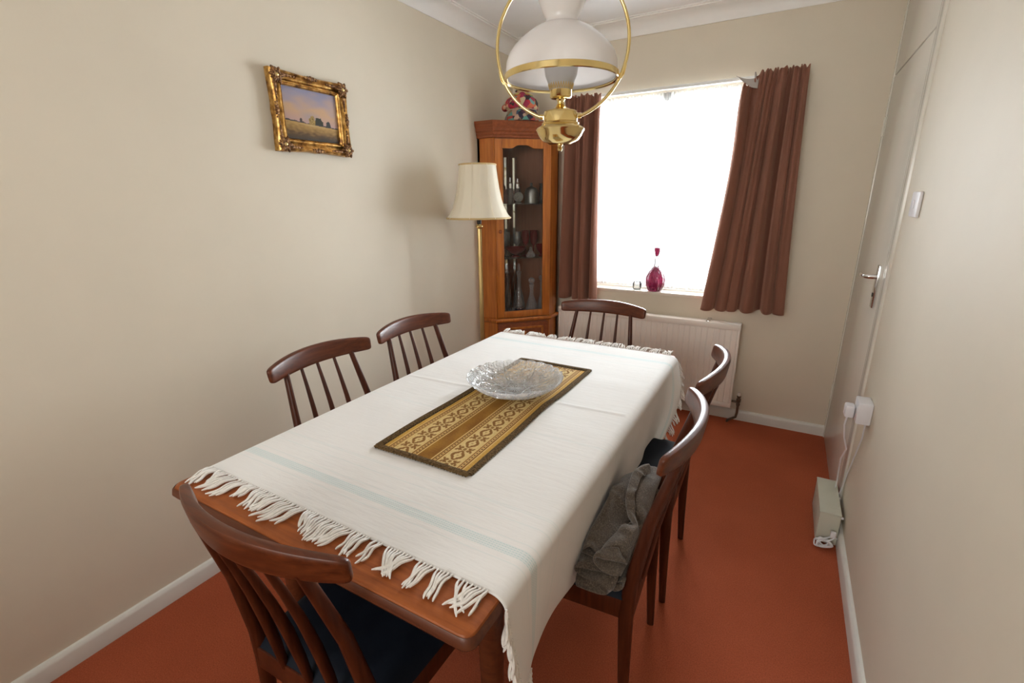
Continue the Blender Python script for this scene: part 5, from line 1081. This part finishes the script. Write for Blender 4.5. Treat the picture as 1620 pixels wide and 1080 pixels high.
# ------------------------------------------------------------------ doll on the cabinet
def doll():
    t = thing('costume_doll', 'colourful patchwork-skirted doll standing on top of the corner cabinet', 'doll', (-1.572, 2.93, 1.8885), radians(-35) + 0)
    def patch(name, cols, scale=34):
        m, nt, b = new_mat(name)
        tc = N(nt, 'ShaderNodeTexCoord'); vo = N(nt, 'ShaderNodeTexVoronoi'); vo.inputs['Scale'].default_value = scale
        nt.links.new(tc.outputs['Object'], vo.inputs['Vector']); sp = N(nt, 'ShaderNodeSeparateColor'); nt.links.new(vo.outputs['Color'], sp.inputs[0])
        c = ramp(nt, sp.outputs[0], [(i / len(cols), q) for i, q in enumerate(cols)])
        for n_ in nt.nodes:
            if n_.type == 'VALTORGB': n_.color_ramp.interpolation = 'CONSTANT'
        nt.links.new(c, b.inputs['Base Color']); b.inputs['Roughness'].default_value = .8; return m
    skirt = patch('patchwork_skirt', [(.03, .02, .04), (.10, .26, .22), (.35, .04, .03), (.25, .17, .09), (.05, .09, .16), (.45, .30, .22), (.09, .03, .05)])
    body = patch('patchwork_bodice', [(.42, .02, .04), (.04, .03, .03), (.50, .12, .05), (.14, .30, .26), (.50, .38, .22), (.30, .02, .06)])
    bm = B(); lathe(bm, [(0, 0), (.108, 0), (.112, .01), (.104, .035), (.090, .062), (.086, .068), (0, .068)], 48, mod=lambda a, k: 1 + .035 * cos(9 * a)); link_mesh('skirt', bm, skirt, t, 60)
    bm = B(); lathe(bm, [(.088, .062), (.094, .066), (.088, .071), (.088, .062)], 48, mod=lambda a, k: 1 + .035 * cos(9 * a)); link_mesh('piping', bm, plain('cream_piping', (.62, .5, .38), .8), t)
    bm = B(); lathe(bm, [(0, .066), (.098, .068), (.103, .085), (.098, .108), (.086, .130), (.062, .150), (.030, .160), (0, .162)], 40, mod=lambda a, k: 1 + .03 * cos(6 * a)); link_mesh('bodice', bm, body, t, 60)
    for s in (-1, 1):
        bm = B(); tube(bm, [(s * .062, -.03, .142), (s * .082, -.045, .125), (s * .088, -.066, .100), (s * .068, -.090, .086), (s * .035, -.108, .084)], [.022, .027, .027, .022, .014], 14); link_mesh('sleeve', bm, body, t, 60)
        bm = B(); tube(bm, [(s * .037, -.107, .084), (s * .022, -.112, .083), (s * .010, -.113, .082)], [.010, .011, .005], 10); link_mesh('hand', bm, plain('cloth_skin', (.62, .38, .25), .7), t, 60)
    bm = B(); lathe(bm, [(.024, .146), (.060, .146), (.066, .152), (.052, .162), (.024, .165)], 40, mod=lambda a, k: 1 + .07 * cos(12 * a)); link_mesh('ruff', bm, plain('yellow_ruff', (.55, .45, .13), .8, var=.25, scale=50), t, 60)
    bm = B(); lathe(bm, [(0, .155), (.018, .156), (.032, .163), (.035, .175), (.029, .188), (.014, .196), (0, .197)], 28); link_mesh('head', bm, plain('cloth_face', (.62, .40, .26), .7), t, 60)
    bm = B(); lathe(bm, [(0, .203), (.018, .201), (.034, .190), (.038, .180), (.046, .178), (.041, .184), (.034, .194), (.018, .207), (0, .209)], 28); link_mesh('bonnet', bm, body, t, 60)
doll()

# ------------------------------------------------------------------ picture on the left wall
def picture():
    y0, y1, z0, z1 = 1.300, 1.672, 1.606, 1.905; cy, cz = (y0 + y1) / 2, (z0 + z1) / 2
    t = thing('framed_painting', 'small landscape painting in an ornate swept gilt frame on the left wall', 'picture', (XL, cy, cz))
    W, H = y1 - y0, z1 - z0
    fwid = .053
    # frame section: (distance inward from outer edge, height off the wall)
    sec = [(0, .0), (0, .022), (.003, .030), (.008, .033), (.013, .030), (.020, .021), (.030, .016), (.036, .019), (.040, .024), (.043, .024), (.045, .019), (.047, .018), (.049, .020), (.051, .017), (.053, .012), (.053, .004)]
    bm = B(); corners = [(-1, -1), (1, -1), (1, 1), (-1, 1)]
    def ringpt(sgn, d, h): return (h, sgn[0] * (W / 2 - d), sgn[1] * (H / 2 - d))
    seg = 40; rings = []
    for c in range(4):
        a, b = corners[c], corners[(c + 1) % 4]
        for k in range(seg):
            f = k / seg; ring = []
            sw = .006 * (sin(pi * f) ** 2 - .6 * exp(-((f - .5) / .06) ** 2)) # swept sides dip in, small cresting mid-way
            for d, h in sec:
                pa, pb = Vector(ringpt(a, d, h)), Vector(ringpt(b, d, h)); p = pa.lerp(pb, f)
                edge = max(0, 1 - d / .02)
                inw = Vector((0, -(a[0] + b[0]) / 2, -(a[1] + b[1]) / 2)); p += inw * sw * edge
                ring.append(p)
            rings.append(ring)
    loft(bm, rings, cap=False, wrap=True); fr = link_mesh('gilt_frame', bm, M['gilt'], t, 40)
    # carved corners: clusters of leaves and a boss
    for sy, sz in corners:
        bm = B()
        c = Vector((.029, sy * (W / 2 - .026), sz * (H / 2 - .026)))
        for k in range(12):
            a = 2 * pi * k / 12; L = .026 if k % 2 else .036
            dirv = Vector((0, cos(a), sin(a))); pts = [c + dirv * L * q + Vector((.005 * sin(pi * q), 0, 0)) for q in (0.2, .45, .7, 1.0)]
            if abs(pts[-1].y) > W / 2 + .002 or abs(pts[-1].z) > H / 2 + .002:
                pts = [Vector((p.x, max(-W / 2 - .002, min(W / 2 + .002, p.y)), max(-H / 2 - .002, min(H / 2 + .002, p.z)))) for p in pts]
            tube(bm, pts, [.005, .0085, .0065, .003], 7)
        for ddy, ddz in ((1, 0), (0, 1)):
            for q in (1, 2, 3, 4):
                p = c - Vector((0, sy * ddy, sz * ddz)) * (.020 + q * .015)
                r = bmesh.ops.create_icosphere(bm, subdivisions=2, radius=.0100 - q * .0014)['verts']
                for v in r: v.co = Vector((v.co.x * .7, v.co.y * (1.5 if ddy else 1), v.co.z * (1.5 if ddz else 1))) + p + Vector((-.003, (sy * .008 if ddz else 0), (sz * .008 if ddy else 0)))
        link_mesh('carved_corner', bm, M['gilt_dark'], fr, 50)
        bm = B(); r = bmesh.ops.create_icosphere(bm, subdivisions=3, radius=.0085)['verts']
        for v in r: v.co = Vector((v.co.x * .8, v.co.y, v.co.z)) + c + Vector((.006, 0, 0))
        link_mesh('boss', bm, M['brass_sat'], fr, 60)
    bm = B()
    for py, pz, ly in ((0, H / 2 - .012, 1), (0, -H / 2 + .012, 1), (W / 2 - .012, 0, 0), (-W / 2 + .012, 0, 0)):
        for k in (-2, -1, 0, 1, 2):
            r = bmesh.ops.create_icosphere(bm, subdivisions=2, radius=.0110 - abs(k) * .0022)['verts']
            for v in r: v.co = Vector((v.co.x * .6 + .029, v.co.y + py + (k * .013 if ly else 0), v.co.z + pz + (0 if ly else k * .013)))
    link_mesh('carved_crest', bm, M['gilt_dark'], fr, 50)
    # the painted landscape
    w, h = W - 2 * fwid + .006, H - 2 * fwid + .006
    bm = B(); lay = bm.loops.layers.float_color.new('pattern'); nu, nv = 180, 130
    def mixc(a, b, k): k = max(0, min(1, k)); return tuple(x + (y - x) * k for x, y in zip(a, b))
    def colr(u, v):
        n1 = noise.noise(Vector((u * 5, v * 9, 1))); n2 = noise.noise(Vector((u * 40, v * 40, 5))); n3 = noise.noise(Vector((u * 14, v * 22, 8)))
        hz = .36 - .06 * u
        if v > hz:
            s = (v - hz) / (1 - hz)
            c = mixc((.42, .27, .26), (.50, .32, .20), s * 3); c = mixc(c, (.27, .26, .36), (s - .35) * 1.8 + n1 * .4)
            c = mixc(c, (.25, .25, .30), .6 * max(0, 1 - math.hypot((u - .47) / .22, (s - .22) / .22)))
            def blob(cu, cv, ru, rv): return math.hypot((u - cu) / ru, (v - cv) / rv) + .35 * n3 + .2 * n2
            if blob(.62, hz + .05, .085, .11) < 1: c = (.045, .045, .03)
            if blob(.80, hz + .04, .045, .09) < 1: c = (.05, .05, .05)
            if blob(.30, hz + .04, .022, .06) < 1: c = (.06, .05, .05)
            if v < hz + .022 + .02 * n3: c = (.055, .05, .05)
            if blob(.50, hz + .06, .06, .11) < 1: c = mixc((.40, .27, .09), (.16, .10, .03), n2 + .5)
            return c
        g = (hz - v) / hz
        c = mixc((.42, .25, .08), (.11, .06, .02), g * 1.5 + n3 * .35); c = mixc(c, (.02, .025, .03), (g - .55) * 1.9 + n1 * .3)
        c = mixc(c, (.45, .32, .14), max(0, 1 - abs(g - .06) / .08) * max(0, 1 - abs(u - .5) / .35))
        return c
    vs = [[bm.verts.new((.010, -w / 2 + w * i / nu, -h / 2 + h * j / nv)) for j in range(nv + 1)] for i in range(nu + 1)]
    cc = [[colr(i / nu, j / nv) for j in range(nv + 1)] for i in range(nu + 1)]
    for i in range(nu):
        for j in range(nv):
            f = bm.faces.new((vs[i][j], vs[i + 1][j], vs[i + 1][j + 1], vs[i][j + 1]))
            for l, (a, b) in zip(f.loops, ((i, j), (i + 1, j), (i + 1, j + 1), (i, j + 1))): l[lay] = (*cc[a][b], 1)
    o = link_mesh('canvas', bm, M['painting'], t, 0, fix=False); solid(o, .006, -1)
picture()

# ------------------------------------------------------------------ switch, socket, cable, box
t = thing('light_switch', 'white single light switch on the right wall beside the door', 'light switch', (XR, 2.105, 1.382))
bm = B(); box(bm, -.011, -.0002, -.055, .055, -.041, .041, .004); link_mesh('plate', bm, M['plastic'], t)
bm = B(); box(bm, -.015, -.010, -.008, .008, -.014, .014, .002); link_mesh('rocker', bm, M['plastic'], t)
t = thing('wall_socket', 'white surface-mounted wall socket on the right wall above the cream box', 'socket', (XR, 2.113, .622))
bm = B(); box(bm, -.048, -.0002, -.043, .043, -.043, .043, .005); link_mesh('housing', bm, M['plastic'], t)
bm = B(); box(bm, -.050, -.047, -.030, -.018, .012, .026, .001); link_mesh('rocker', bm, M['plastic'], t)
t = thing('plug', 'white plug pushed into the wall socket, its flex hanging down', 'plug', (XR - .0475, 2.125, .612))
bm = B(); box(bm, -.034, -.0026, -.024, .024, -.026, .024, .007); link_mesh('plug_body', bm, M['plastic'], t)
bm = B(); tube(bm, [(-.020, .004, -.026), (-.022, .010, -.07), (-.012, .03, -.13), (.006, .05, -.19), (.002, .10, -.26), (.012, .16, -.34), (.020, .20, -.42), (.022, .22, -.50), (.018, .23, -.60)], .0032, 8); link_mesh('flex', bm, M['cable'], t)
bm = B(); tube(bm, [(XR - .010, 2.105, .578), (XR - .006, 2.13, .50), (XR - .006, 2.20, .38), (XR - .006, 2.27, .26), (XR - .008, 2.31, .16), (XR - .021, 2.34, .06), (XR - .024, 2.36, .008)], .0028, 8)
tag(link_mesh('cable', bm, M['cable']), 'thin white cable running down the right wall from under the socket', 'cable')
t = thing('metal_box', 'low cream metal box on the carpet against the right wall below the socket', 'box', (.3145, 2.255, 0))
bm = B(); box(bm, -.0375, .0375, -.145, .145, .006, .150, .003); link_mesh('casing', bm, M['greybox'], t)
bm = B(); box(bm, -.039, .0385, -.147, .147, .146, .151, .0015); link_mesh('lid', bm, M['greybox'], t)
for yy in (-.10, .10):
    bm = B(); box(bm, -.03, .03, yy - .01, yy + .01, 0, .0065); link_mesh('foot', bm, M['black'], t)
for yy in (-.135, .02):
    bm = B(); tube(bm, [(.037, yy, .135), (.046, yy, .135)], .005, 10); link_mesh('screw', bm, M['plastic'], t)
bm = B(); rnd = random.Random(3)
pts = [Vector((.335, 2.088, .085)), Vector((.330, 2.086, .060))]
for L in range(6):
    rx, rz_, tl, dx = rnd.uniform(.022, .032), rnd.uniform(.012, .020), rnd.uniform(-.7, .9), rnd.uniform(-.016, .008)
    for k in range(14):
        a = 2 * pi * k / 14 + pi / 2
        wx, wz = cos(a) * rx, sin(a) * rz_
        pts.append(Vector((max(.272, .306 + dx + wx * cos(tl) - wz * sin(tl)), 2.088 - .004 * L + .006 * sin(2 * a + L), max(.004 + .003 * (L % 3), .026 + wx * sin(tl) * .8 + wz))))
pts += [Vector((.325, 2.07, .05)), Vector((.340, 2.085, .06)), Vector((.352, 2.09, .05))]
sm = []
for i in range(len(pts) - 1): sm += [pts[i].lerp(pts[i + 1], .25), pts[i].lerp(pts[i + 1], .75)]
tube(bm, sm, .0028, 7); box(bm, .322, .342, 2.080, 2.092, .055, .085, .003)
tag(link_mesh('coiled_cable', bm, M['cable']), 'coiled white cable bundle on the carpet against the end of the cream box', 'cable')

# ------------------------------------------------------------------ cranberry decanter on the sill
t = thing('decanter', 'cranberry pink cut-glass decanter with stopper on the window sill', 'decanter', (-.735, YB + .036, WZ0))
bm = B(); lathe(bm, [(0, .001), (.038, .001), (.044, .006), (.060, .045), (.064, .075), (.060, .10), (.046, .13), (.028, .155), (.018, .165), (0, .165)], 48, mod=lambda a, k: 1 + (.035 * cos(12 * a) if 1 < k < 7 else 0)); link_mesh('body', bm, M['cranberry'], t, 30)
bm = B(); lathe(bm, [(.018, .164), (.013, .18), (.012, .215), (.016, .232), (.020, .236), (.014, .236)], 28); link_mesh('neck', bm, M['glass'], t, 40)
bm = B(); lathe(bm, [(0, .232), (.010, .236), (.015, .25), (.019, .272), (.020, .288), (.014, .292), (0, .292)], 16); link_mesh('stopper', bm, M['cranberry'], t, 30)
bm = B(); lathe(bm, [(0, 0), (.022, 0), (.03, .012), (.03, .04), (.024, .055), (.028, .06), (.026, .06), (.02, .054), (.026, .038), (.024, .006), (0, .004)], 28)
o = link_mesh('glass_votive', bm, M['glass'], None, 40); o.location = (-.86, YB + .05, WZ0)
tag(o, 'small clear glass pot on the window sill left of the cranberry decanter', 'pot')
